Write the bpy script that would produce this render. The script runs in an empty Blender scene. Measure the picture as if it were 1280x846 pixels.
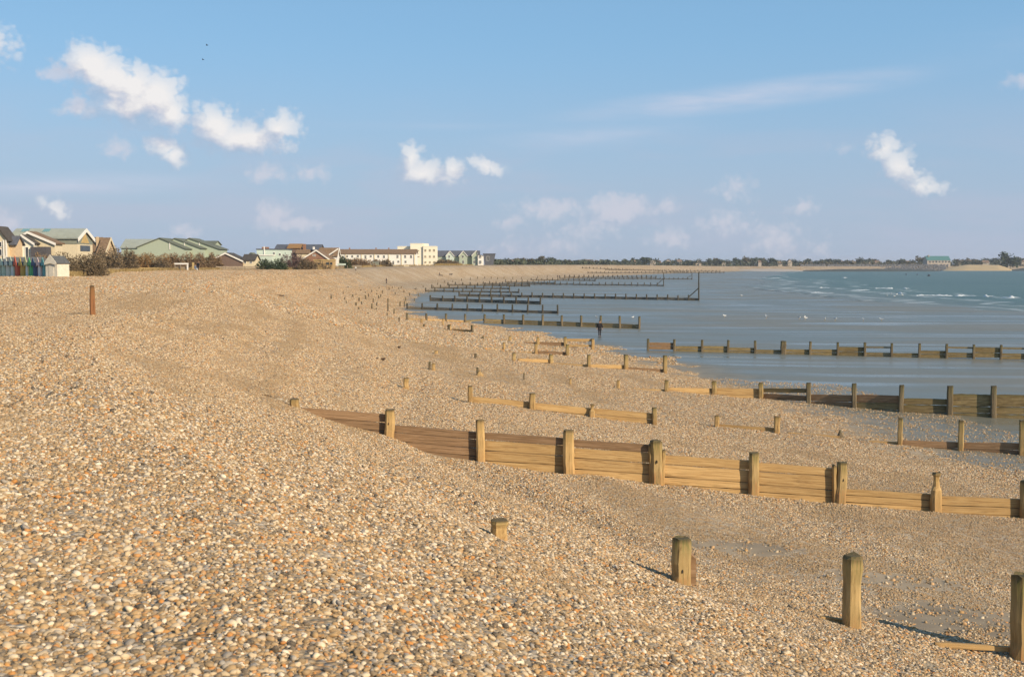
import bpy, bmesh, math, random
import numpy as np
from mathutils import Vector, Matrix, Euler
R = math.radians
random.seed(7); RNG = np.random.default_rng(11)
scene = bpy.context.scene
C = scene.collection

# ------------------------------------------------------------------ camera
F = 1400.0; CX, CY = 640.0, 423.0; HORIZON = 330.5; EYE = 7.7
PITCH = math.atan((CY - HORIZON) / F)
cam_d = bpy.data.cameras.new('camera'); cam = bpy.data.objects.new('camera', cam_d); C.objects.link(cam)
cam.location = (0, 0, EYE); cam.rotation_euler = (math.pi / 2 - PITCH, 0, 0)
cam_d.sensor_width = 36; cam_d.lens = F / 1280 * 36
cam_d.clip_start = 0.1; cam_d.clip_end = 60000
cam_d.dof.use_dof = True; cam_d.dof.focus_distance = 26; cam_d.dof.aperture_fstop = 5.6
scene.camera = cam

# ------------------------------------------------------------------ light
SUN_EL = 29.0
SUN_AZ = math.degrees(math.atan2(0.74, -0.67))       # clockwise from +Y: behind the camera, to the right
sun_dir = Vector((math.sin(R(SUN_AZ)) * math.cos(R(SUN_EL)), math.cos(R(SUN_AZ)) * math.cos(R(SUN_EL)), math.sin(R(SUN_EL))))
sl = bpy.data.lights.new('sun', 'SUN'); sl.energy = 5.0; sl.angle = R(0.53); sl.color = (1.0, 0.825, 0.60)
so = bpy.data.objects.new('sun', sl); C.objects.link(so)
so.rotation_euler = sun_dir.to_track_quat('Z', 'Y').to_euler(); so.location = (60, -60, 80)
scene.view_settings.view_transform = 'Standard'; scene.view_settings.look = 'None'
scene.view_settings.exposure = 0.20; scene.view_settings.gamma = 1.0
SKY_STRENGTH = 0.12

SKY_K = .87                     # picture-referred sky and cloud radiance at this exposure
def N(nt, kind, **kw):
    n = nt.nodes.new(kind)
    for k, v in kw.items():
        if k.startswith('i_'):
            key = k[2:]
            n.inputs[int(key) if key.isdigit() else key].default_value = v
        else: setattr(n, k, v)
    return n
def math_n(nt, op, a, b=None, clamp=False):
    n = nt.nodes.new('ShaderNodeMath'); n.operation = op; n.use_clamp = clamp
    for i, v in enumerate((a, b)):
        if v is None: continue
        if isinstance(v, (int, float)): n.inputs[i].default_value = v
        else: nt.links.new(v, n.inputs[i])
    return n.outputs[0]
def mixc(nt, fac, a, b, blend='MIX'):
    n = nt.nodes.new('ShaderNodeMix'); n.data_type = 'RGBA'; n.blend_type = blend
    for idx, v in ((0, fac), (6, a), (7, b)):
        if isinstance(v, (int, float)): n.inputs[idx].default_value = v
        elif isinstance(v, tuple): n.inputs[idx].default_value = v if len(v) == 4 else v + (1,)
        else: nt.links.new(v, n.inputs[idx])
    return n.outputs[2]
def ramp(nt, fac, stops, interp='LINEAR'):
    n = nt.nodes.new('ShaderNodeValToRGB'); cr = n.color_ramp; cr.interpolation = interp
    while len(cr.elements) < len(stops): cr.elements.new(0.5)
    for e, (p, c) in zip(cr.elements, stops):
        e.position = p; e.color = (c if isinstance(c, tuple) else (c, c, c)) + (1,)
    nt.links.new(fac, n.inputs[0]); return n.outputs[0]
def maprange(nt, v, a, b, c=0.0, d=1.0, smooth=True):
    n = nt.nodes.new('ShaderNodeMapRange'); n.interpolation_type = 'SMOOTHSTEP' if smooth else 'LINEAR'
    nt.links.new(v, n.inputs[0])
    for i, x in enumerate((a, b, c, d)): n.inputs[i + 1].default_value = x
    return n.outputs[0]

# ------------------------------------------------------------------ sky with clouds (all directions)
def pix_angles(px, py):
    az = math.atan((px - CX) / F)
    el = math.atan((HORIZON - py) / F * math.cos(az))
    return az, el
CLOUDS = [  # px, py, rx, ry, weight, tilt(deg)
    (22, 46, 36, 27, 1.0, 0), (-20, 60, 40, 25, .8, 0), (78, 62, 15, 9, .3, 25),
    (125, 89, 30, 20, 1.0, 20), (104, 89, 26, 13, .75, 0), (80, 96, 20, 9, .5, -10), (150, 106, 34, 22, 1.0, 20), (173, 112, 26, 21, 1.0, 0), (200, 128, 30, 26, 1.05, 20), (216, 145, 22, 17, .95, 10), (168, 134, 46, 20, 1.0, 5), (146, 124, 34, 16, .9, 10), (126, 142, 40, 10, .7, 0), (102, 132, 9, 10, .55, 0),
    (204, 183, 26, 13, .75, 20), (222, 195, 18, 16, .75, 0), (152, 187, 18, 12, .42, 0),
    (272, 163, 30, 22, .9, 25), (308, 176, 55, 16, .9, 0), (352, 163, 26, 20, .8, -15), (322, 166, 30, 16, .6, 0),
    (515, 200, 14, 22, .74, 0), (528, 216, 34, 16, .78, 0), (566, 213, 15, 15, .70, 0), (552, 226, 34, 10, .6, 0), (608, 209, 27, 9, .68, 16),
    (1102, 190, 22, 20, .68, 0), (1122, 210, 30, 20, .72, 38), (1150, 234, 28, 14, .66, 22), (1050, 190, 24, 8, .3, 0), (1275, 104, 24, 10, .4, 0),
    (336, 217, 22, 12, .45, 0), (392, 218, 24, 10, .42, 0), (72, 263, 20, 14, .6, 20), (344, 272, 22, 16, .5, 0), (374, 280, 32, 10, .48, 0),
    (8, 278, 22, 14, .42, 0), (232, 290, 24, 12, .36, 0), (636, 278, 24, 12, .36, 0), (688, 262, 44, 14, .46, 0), (772, 260, 36, 14, .58, 0), (740, 287, 46, 16, .36, 0),
    (838, 298, 28, 16, .4, 0), (832, 258, 15, 12, .36, 0), (918, 238, 28, 15, .38, 0), (1002, 260, 18, 10, .42, 0), (906, 280, 40, 18, .36, 0), (968, 300, 36, 24, .38, 0),
    (1022, 308, 26, 18, .3, 0), (700, 305, 60, 16, .3, 0), (640, 308, 40, 14, .28, 0)]
CIRRUS = [(770, 146, 190, 20, .5, -3), (930, 124, 200, 15, .5, -5), (740, 172, 130, 16, .3, -4), (60, 234, 170, 14, .42, -3), (560, 160, 170, 6, .15, 0), (1240, 60, 120, 30, .12, -5)]
w = bpy.data.worlds.new('World'); scene.world = w; w.use_nodes = True
nt = w.node_tree; nt.nodes.clear(); L = nt.links.new
sky = N(nt, 'ShaderNodeTexSky'); sky.sky_type = 'NISHITA'; sky.sun_disc = False
sky.sun_elevation = R(SUN_EL); sky.sun_rotation = R(SUN_AZ)
sky.altitude = 0; sky.air_density = 1.0; sky.dust_density = 0.6; sky.ozone_density = 1.6
tc = N(nt, 'ShaderNodeTexCoord'); sep = N(nt, 'ShaderNodeSeparateXYZ'); L(tc.outputs['Generated'], sep.inputs[0])
az = math_n(nt, 'ARCTAN2', sep.outputs[0], sep.outputs[1]); el = math_n(nt, 'ARCSINE', sep.outputs[2])
ang = N(nt, 'ShaderNodeCombineXYZ'); L(az, ang.inputs[0]); L(el, ang.inputs[1])
def warp_noise(scale, detail, rough, sy=1.4, off=(0, 0, 0)):
    mp = N(nt, 'ShaderNodeMapping'); mp.inputs['Location'].default_value = off; mp.inputs['Scale'].default_value = (scale, scale * sy, 1)
    L(ang.outputs[0], mp.inputs[0])
    n = N(nt, 'ShaderNodeTexNoise', noise_dimensions='2D'); n.inputs['Scale'].default_value = 1; n.inputs['Detail'].default_value = detail; n.inputs['Roughness'].default_value = rough
    L(mp.outputs[0], n.inputs['Vector']); return n
# domain warp gives the clouds their billows
wn = warp_noise(38, 4, .55)
wsub = N(nt, 'ShaderNodeVectorMath', operation='SUBTRACT'); L(wn.outputs['Color'], wsub.inputs[0]); wsub.inputs[1].default_value = (.5, .5, 0)
wsc = N(nt, 'ShaderNodeVectorMath', operation='MULTIPLY'); L(wsub.outputs[0], wsc.inputs[0]); wsc.inputs[1].default_value = (.013, .010, 0)
wadd = N(nt, 'ShaderNodeVectorMath', operation='ADD'); L(ang.outputs[0], wadd.inputs[0]); L(wsc.outputs[0], wadd.inputs[1])
def field(items, src):
    acc = None
    for k, (px, py, rx, ry, wt, tilt) in enumerate(items):
        a, e = pix_angles(px, py)
        if k % 6 == 5:                                  # keeps the evaluation in groups, so that few values are held at once
            g = N(nt, 'ShaderNodeVectorMath', operation='MULTIPLY_ADD'); L(acc, g.inputs[0]); g.inputs[1].default_value = (1e-7, 0, 0); L(src, g.inputs[2]); src = g.outputs[0]
        mp = N(nt, 'ShaderNodeMapping', vector_type='TEXTURE'); mp.inputs['Location'].default_value = (a, e, 0)
        mp.inputs['Rotation'].default_value = (0, 0, R(-tilt)); mp.inputs['Scale'].default_value = (rx / F, ry / F, 1)
        L(src, mp.inputs[0])
        dt = N(nt, 'ShaderNodeVectorMath', operation='LENGTH'); L(mp.outputs[0], dt.inputs[0])
        n = N(nt, 'ShaderNodeMath', operation='MULTIPLY_ADD'); L(dt.outputs['Value'], n.inputs[0]); n.inputs[1].default_value = -wt; n.inputs[2].default_value = wt * 1.5
        acc = n.outputs[0] if acc is None else math_n(nt, 'SMOOTH_MAX', acc, n.outputs[0])
        if acc is not n.outputs[0]: acc.node.inputs[2].default_value = .08
    return acc
SOLID = [(a, b_, rx * (1.26 if wt > .88 else 1.2), ry * (1.42 if wt > .88 else 1.25), wt, t) for a, b_, rx, ry, wt, t in CLOUDS if wt >= .6]; FAINT = [(a, b_, rx * 1.3, ry * 1.35, 1.0 * wt / .45, t) for a, b_, rx, ry, wt, t in CLOUDS if wt < .6]
cum = math_n(nt, 'MAXIMUM', field(SOLID, wadd.outputs[0]), 0.0)
toward = N(nt, 'ShaderNodeVectorMath', operation='ADD'); L(wadd.outputs[0], toward.inputs[0]); toward.inputs[1].default_value = (.010, .013, 0)
cum_s = math_n(nt, 'MAXIMUM', field(SOLID, toward.outputs[0]), 0.0)
cum_f = math_n(nt, 'MAXIMUM', field(FAINT, wadd.outputs[0]), 0.0)
lit = math_n(nt, 'SUBTRACT', cum, cum_s)
fine = warp_noise(75, 6, .62)
def billow(scale):
    v = N(nt, 'ShaderNodeTexVoronoi', voronoi_dimensions='2D', feature='SMOOTH_F1'); v.inputs['Scale'].default_value = scale; v.inputs['Smoothness'].default_value = .35; L(wadd.outputs[0], v.inputs['Vector']); return v.outputs['Distance']
bl = math_n(nt, 'ADD', math_n(nt, 'MULTIPLY', billow(95), -.55), math_n(nt, 'MULTIPLY', billow(210), -.30))
# elsewhere in the sky: scattered fair-weather clouds of the same sort
other = warp_noise(7, 6, .55, 2.6, (3.1, 1.7, 0))
oth_m = maprange(nt, math_n(nt, 'ABSOLUTE', az), .55, .85)
oth_el = math_n(nt, 'MULTIPLY', maprange(nt, el, .01, .08), maprange(nt, el, .6, .3))
oth = math_n(nt, 'MULTIPLY', math_n(nt, 'MULTIPLY', maprange(nt, other.outputs[0], .52, .78), oth_m), oth_el)
cumt = math_n(nt, 'MAXIMUM', cum, oth)
dens_in = math_n(nt, 'ADD', math_n(nt, 'ADD', cumt, math_n(nt, 'ADD', bl, .33)), math_n(nt, 'MULTIPLY', math_n(nt, 'SUBTRACT', fine.outputs[0], .5), .55))
gate = maprange(nt, cumt, .02, .3)
cover = math_n(nt, 'MULTIPLY', maprange(nt, dens_in, .26, .78), gate)
cover = math_n(nt, 'MULTIPLY', cover, maprange(nt, cumt, .25, 1.15, .22, .98, False))
cover = math_n(nt, 'MULTIPLY', cover, maprange(nt, lit, -.55, .05, .45, 1.0))
cirn = warp_noise(9, 6, .6, 7, (0.3, 2.2, 0))
cir = math_n(nt, 'MULTIPLY', maprange(nt, math_n(nt, 'MAXIMUM', field(CIRRUS, ang.outputs[0]), 0.0), 0, .7), maprange(nt, cirn.outputs[0], .25, .75, .25, 1))
cir = math_n(nt, 'MULTIPLY', cir, .85)
shade = warp_noise(75, 5, .6, 1.4, (-.8, -1.2, 0))
lum = math_n(nt, 'ADD', math_n(nt, 'ADD', math_n(nt, 'MULTIPLY', lit, 1.0), math_n(nt, 'MULTIPLY', cum, .16)), math_n(nt, 'MULTIPLY', math_n(nt, 'SUBTRACT', fine.outputs[0], shade.outputs[0]), .9))
ccol = ramp(nt, math_n(nt, 'ADD', lum, .36), [(0.0, (.42, .49, .62)), (.40, (.60, .625, .72)), (.75, (.80, .785, .80)), (1, (.90, .875, .865))])
ccs = N(nt, 'ShaderNodeVectorMath', operation='SCALE'); L(ccol, ccs.inputs[0]); ccs.inputs['Scale'].default_value = SKY_K / SKY_STRENGTH
# the pale air along the horizon, the same all round
hz = maprange(nt, el, .21, -.02, 0.0, 1.0)
deepen = ramp(nt, maprange(nt, el, .18, 1.2, 0, 1, False), [(0, tuple(c * SKY_K / SKY_STRENGTH for c in (.225, .465, .735))), (1, tuple(c * SKY_K / SKY_STRENGTH for c in (.085, .22, .45)))])
base_sky = mixc(nt, .74, sky.outputs[0], deepen)
skyh = mixc(nt, math_n(nt, 'MULTIPLY', hz, .85), base_sky, tuple(c * SKY_K / SKY_STRENGTH for c in (.43, .50, .63)))
s1 = mixc(nt, cir, skyh, tuple(c * SKY_K / SKY_STRENGTH for c in (.58, .64, .78)))
veil_in = math_n(nt, 'ADD', math_n(nt, 'ADD', cum_f, math_n(nt, 'ADD', bl, .25)), math_n(nt, 'MULTIPLY', math_n(nt, 'SUBTRACT', fine.outputs[0], .5), .7))
veil = math_n(nt, 'MULTIPLY', math_n(nt, 'MULTIPLY', maprange(nt, veil_in, .35, 1.35), maprange(nt, cum_f, .02, .4)), .62)
low_n = warp_noise(6, 5, .55, 4.5, (5.2, .4, 0))
low = math_n(nt, 'MULTIPLY', math_n(nt, 'MULTIPLY', maprange(nt, low_n.outputs[0], .40, .68), maprange(nt, el, .17, .03)), .36)
s1 = mixc(nt, low, s1, tuple(c * SKY_K / SKY_STRENGTH for c in (.50, .53, .66)))
s1 = mixc(nt, veil, s1, tuple(c * SKY_K / SKY_STRENGTH for c in (.68, .67, .745)))
s2 = mixc(nt, cover, s1, ccs.outputs[0])
bg = N(nt, 'ShaderNodeBackground'); bg.inputs[1].default_value = SKY_STRENGTH; L(s2, bg.inputs[0])
wo = N(nt, 'ShaderNodeOutputWorld'); L(bg.outputs[0], wo.inputs[0])

# ------------------------------------------------------------------ terrain
def vnoise(x, y, seed=0):
    x = np.asarray(x, float); y = np.asarray(y, float)
    xi = np.floor(x).astype(np.int64); yi = np.floor(y).astype(np.int64); fx = x - xi; fy = y - yi
    fx = fx * fx * (3 - 2 * fx); fy = fy * fy * (3 - 2 * fy)
    def h(i, j):
        n = (i * 374761393 + j * 668265263 + seed * 974634777) & 0xffffffff
        n = ((n ^ (n >> 13)) * 1274126177) & 0xffffffff
        return ((n ^ (n >> 16)) & 0xffff) / 65535.0
    return (h(xi, yi) * (1 - fx) + h(xi + 1, yi) * fx) * (1 - fy) + (h(xi, yi + 1) * (1 - fx) + h(xi + 1, yi + 1) * fx) * fy
def fbm(x, y, oct=4, seed=0):
    s = 0; a = .5; t = 0
    for k in range(oct):
        s = s + a * vnoise(np.asarray(x) * 2 ** k + 17.3 * k, np.asarray(y) * 2 ** k - 9.1 * k, seed + k); t += a; a *= .5
    return s / t
SEA = -0.8
TAB = np.array([  # Y, brow X, brow z, toe X, toe z, low X, low z
    (-400, 60, 5.9, 95, 1.8, 120, .6), (-40, 12, 5.9, 26, 1.8, 35, .8), (0, 2.0, 5.9, 13.5, 1.9, 24, .9), (8, -2.0, 5.85, 11, 1.8, 22, .9), (16, -6.0, 5.8, 7.6, 1.6, 20, .8),
    (20, -7, 5.8, 4.6, 1.55, 19, .65), (24, -9.5, 5.75, 2.2, 1.75, 18, .6), (28, -11.5, 5.7, -.5, 2.1, 17, .5), (32, -13, 5.7, -3.5, 2.7, 16, .45), (38, -14, 5.7, -4, 2.5, 15.5, .3), (47, -15.5, 5.65, -4, 2.1, 15, .1),
    (62, -17.5, 5.6, -5, 1.9, 13.5, .2), (75, -20, 5.6, -7, 2.0, 11.5, .35), (95, -25, 5.7, -12, 2.1, 8, .3), (127, -34, 5.8, -20, 2.2, 0, .2),
    (163, -41, 5.9, -30, 2.2, -14, .1), (190, -45, 6.0, -36, 2.2, -20, .05), (230, -47, 6.0, -38, 2.0, -23, 0), (290, -49, 6.1, -40, 2, -27, 0),
    (350, -49, 6.3, -39, 2, -25, 0), (440, -37, 6.8, -27, 2, -13, 0), (531, -9, 7.1, 1, 2, 15, 0), (714, 25, 7.3, 36, 2, 51, 0), (900, 78, 7.3, 92, 1.8, 112, 0),
    (1090, 148, 6.8, 160, 1.6, 181, -.1), (1381, 262, 5.5, 275, 1.4, 296, -.2), (1600, 510, 5, 535, 1.2, 560, -.3), (1750, 830, 5, 860, 1.2, 900, -.3),
    (1900, 1230, 5, 1260, 1.2, 1300, -.3), (2000, 2400, 5, 2430, 1.2, 2500, -.3), (2100, 6000, 5, 6050, 1.2, 6100, -.3), (2200, 30000, 5, 30050, 1.2, 30100, -.3)], float)
_s = np.linspace(math.log(30), math.log(2200 + 430), 1400)
_y = np.exp(_s) - 430
_k = np.hanning(13); _k /= _k.sum()
def _sm(c):
    v = np.interp(_y, TAB[:, 0], TAB[:, c]); p = np.pad(v, 6, mode='edge'); return np.convolve(p, _k, mode='valid')
_cols = [_sm(c) for c in range(1, 7)]
GROYNE2 = [(-6.2, 32.2), (20, 32.0)]
def profile(X, Y):
    return [np.interp(Y, _y, c) for c in _cols]
def height(X, Y, detail=True):
    X = np.asarray(X, float); Y = np.asarray(Y, float)
    xb, zb, x1, z1, x2, z2 = profile(X, Y)
    # steep shingle face, lower beach, tidal flat
    t = np.clip((X - xb) / np.maximum(x1 - xb, 1), -1, 1)
    soft = 0.08
    z_face = zb + (z1 - zb) * np.clip(t, 0, 1)
    rnd = np.exp(-np.abs(t) / soft) * (zb - z1) * soft * .55          # rounded brow
    z_face = z_face - np.where(t > -1, rnd, 0)
    m = np.clip((X - x1) / np.maximum(x2 - x1, 1), 0, 1)
    z_low = z1 + (z2 - z1) * (m * (1.12 - .12 * m))
    dist = np.maximum(X - x2, 0)
    z_flat = z2 - .40 * (1 - np.exp(-dist / 9)) - .0038 * np.minimum(dist, 1500)
    z = np.where(X < x1, z_face, np.where(X < x2, z_low, z_flat))
    if detail:
        amp = np.clip(1 - (X - x2) / 10, .12, 1) * np.clip(1.2 - (Y - 100) / 900, .3, 1)
        z = z + amp * .40 * (fbm(X / 7, Y / 11, 3, 3) - .5) + amp * .10 * (fbm(X / 1.3, Y / 2.1, 3, 5) - .5)
        # berm lines left by earlier tides run along the beach
        u = (X - xb)
        on = np.exp(-((u - 6) / 9) ** 2)
        z = z + on * .055 * np.sin(u * 2.1 + 2.5 * fbm(X / 20, Y / 25, 2, 8)) + .03 * np.clip(1 - np.abs(u + 14) / 16, 0, 1) * np.sin(u * 1.3)
        # sand ripples and shallow runnels on the flat
        z = z + np.clip((X - x2) / 12, 0, 1) * .10 * (fbm(X / 26, Y / 9, 3, 21) - .5)
        # the groyne holds the beach back: higher beyond it, scoured on the near side
        g = np.clip((X + 9) / 6, 0, 1) * np.clip((24 - X) / 8, 0, 1)
        yl = 32.1
        g1 = g * np.clip((X + 3.5) / 5, 0, 1)
        z = z - g1 * .30 * np.exp(-np.clip(yl - Y, 0, None) / 2.2) * (Y < yl) + g * .16 * np.exp(-np.clip(Y - yl, 0, None) / 3.0) * (Y >= yl)
    return z
def shingle_mask(X, Y):
    xb, zb, x1, z1, x2, z2 = profile(X, Y)
    n = fbm(X / 3.2, Y / 2.2, 4, 31) - .5
    m = np.clip((x2 + 1.0 + 8 * n - X) / 3.0 + .5, 0, 1)
    for (px, py, zz, rx, ry) in SAND_PATCH:
        p = XYZ_Z(px, py, zz)
        r = ((X - p[0] - .35 * (Y - p[1]) * 0) / rx) ** 2 + ((Y - p[1]) / ry) ** 2 + 2.6 * n + 1.2 * (fbm(X * 1.1, Y * .9, 3, 33) - .5)
        m = m * np.clip((r - .55) / .9, 0.10, 1)
    return m
def veg_mask(X, Y):
    xb = profile(X, Y)[0]
    lim = np.interp(Y, [0, 100, 155, 240, 320, 500, 700, 1000, 1500], [120, 70, 34, 48, 52, 60, 120, 160, 40])
    n = fbm(X / 9, Y / 9, 3, 41) - .5
    return np.clip((xb - lim - X) / 4 + 6 * n, 0, 1)
def ray(px, py):
    xr = (px - CX) / F; yr = -(py - CY) / F
    c, s = math.cos(PITCH), math.sin(PITCH)
    return np.array([xr, c + yr * s, -s + yr * c])
def XYZ_Z(px, py, z):
    d = ray(px, py); t = (z - EYE) / d[2]; return np.array([0, 0, EYE]) + d * t
def at_Y(px, py, Y):
    d = ray(px, py); t = Y / d[1]; return np.array([d[0] * t, Y, EYE + d[2] * t])
SAND_PATCH = [(935, 691, 1.5, 1.7, .6), (1120, 722, 1.45, 1.2, .6), (1235, 782, 1.4, 1.7, 1.1)]
_t = np.exp(np.linspace(math.log(2.5), math.log(2600), 4000))
def hit(px, py):
    d = ray(px, py); P = np.array([0, 0, EYE])[:, None] + d[:, None] * _t
    g = P[2] - np.maximum(height(P[0], P[1]), SEA)
    i = np.argmax(g < 0)
    if g[i] >= 0: return XYZ_Z(px, max(py, HORIZON + 4), SEA)
    a, b = _t[max(i - 1, 0)], _t[i]
    for _ in range(18):
        mid = (a + b) / 2; q = np.array([0, 0, EYE]) + d * mid
        if q[2] - max(float(height(q[0], q[1])), SEA) < 0: b = mid
        else: a = mid
    return np.array([0, 0, EYE]) + d * b

# ------------------------------------------------------------------ object helpers
def tag(o, label=None, cat=None, group=None, kind=None):
    if label: o['label'] = label
    if cat: o['category'] = cat
    if group: o['group'] = group
    if kind: o['kind'] = kind
    return o
def empty(name, loc, label, cat, group=None, rz=0):
    o = bpy.data.objects.new(name, None); C.objects.link(o); o.location = tuple(float(v) for v in loc); o.rotation_euler = (0, 0, rz); o.empty_display_size = .3
    return tag(o, label, cat, group)
class MB:
    def __init__(s): s.v = []; s.f = []
    def add(s, vs, fs):
        b = len(s.v); s.v += [tuple(float(c) for c in v) for v in vs]; s.f += [tuple(i + b for i in f) for f in fs]; return s
    def box(s, x0, x1, y0, y1, z0, z1):
        return s.add([(x0, y0, z0), (x1, y0, z0), (x1, y1, z0), (x0, y1, z0), (x0, y0, z1), (x1, y0, z1), (x1, y1, z1), (x0, y1, z1)],
                     [(0, 3, 2, 1), (4, 5, 6, 7), (0, 1, 5, 4), (1, 2, 6, 5), (2, 3, 7, 6), (3, 0, 4, 7)])
    def prism(s, poly, a, b):          # two matching polygons joined by side faces
        n = len(a); s.add(list(a) + list(b), [tuple(range(n))[::-1], tuple(range(n, 2 * n))] + [(i, (i + 1) % n, n + (i + 1) % n, n + i) for i in range(n)]); return s
    def tube(s, p0, p1, r0, r1=None, n=6):
        r1 = r0 if r1 is None else r1
        p0 = Vector(p0); p1 = Vector(p1); q = (p1 - p0).to_track_quat('Z', 'Y')
        a = [p0 + q @ Vector((r0 * math.cos(2 * math.pi * k / n), r0 * math.sin(2 * math.pi * k / n), 0)) for k in range(n)]
        b = [p1 + q @ Vector((r1 * math.cos(2 * math.pi * k / n), r1 * math.sin(2 * math.pi * k / n), 0)) for k in range(n)]
        return s.prism(None, a, b)
    def mesh(s, name):
        me = bpy.data.meshes.new(name); me.from_pydata(s.v, [], s.f); me.update()
        bm = bmesh.new(); bm.from_mesh(me); bmesh.ops.recalc_face_normals(bm, faces=bm.faces[:]); bm.to_mesh(me); bm.free()
        return me
    def build(s, name, mat, parent=None, world=True, smooth=False):
        if parent is not None and world:
            o = parent.location; p = parent
            gp = parent.parent
            ox, oy, oz = o
            if gp is not None: ox, oy, oz = ox + gp.location[0], oy + gp.location[1], oz + gp.location[2]
            s.v = [(x - ox, y - oy, z - oz) for x, y, z in s.v]
        me = s.mesh(name); me.materials.append(mat)
        if smooth:
            for p in me.polygons: p.use_smooth = True
        ob = bpy.data.objects.new(name, me); C.objects.link(ob)
        if parent is not None: ob.parent = parent
        return ob
def child(name, me, parent, loc=(0, 0, 0), rot=(0, 0, 0), scale=(1, 1, 1)):
    o = bpy.data.objects.new(name, me); C.objects.link(o)
    if parent is not None: o.parent = parent
    o.location = tuple(float(v) for v in loc); o.rotation_euler = rot; o.scale = scale
    return o

# ------------------------------------------------------------------ materials
def new_mat(name):
    m = bpy.data.materials.new(name); m.use_nodes = True; nt = m.node_tree
    b = nt.nodes['Principled BSDF']; return m, nt, b
def plain(name, col, rough=.75, var=.18, scale=3.0, spec=.3, metal=0, bump=0):
    m, nt, b = new_mat(name)
    tc = N(nt, 'ShaderNodeTexCoord'); n = N(nt, 'ShaderNodeTexNoise'); n.inputs['Scale'].default_value = scale; n.inputs['Detail'].default_value = 5
    nt.links.new(tc.outputs['Object'], n.inputs['Vector'])
    lo = tuple(c * (1 - var) for c in col); hi = tuple(min(1, c * (1 + var)) for c in col)
    nt.links.new(ramp(nt, n.outputs[0], [(.3, lo), (.7, hi)]), b.inputs['Base Color'])
    b.inputs['Roughness'].default_value = rough; b.inputs['Specular IOR Level'].default_value = spec; b.inputs['Metallic'].default_value = metal
    if bump:
        bp = N(nt, 'ShaderNodeBump'); bp.inputs['Strength'].default_value = bump; nt.links.new(n.outputs[0], bp.inputs['Height']); nt.links.new(bp.outputs[0], b.inputs['Normal'])
    return m
PEBBLE_STOPS = [(0.0, (.06, .055, .05)), (.08, (.14, .115, .09)), (.18, (.25, .19, .12)), (.30, (.34, .24, .13)), (.42, (.42, .29, .15)), (.52, (.49, .36, .21)), (.57, (.50, .21, .05)), (.62, (.48, .23, .06)), (.65, (.42, .27, .11)),
                (.67, (.20, .20, .21)), (.74, (.36, .345, .32)), (.80, (.54, .44, .30)), (.89, (.64, .56, .43)), (.97, (.74, .68, .58))]
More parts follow.
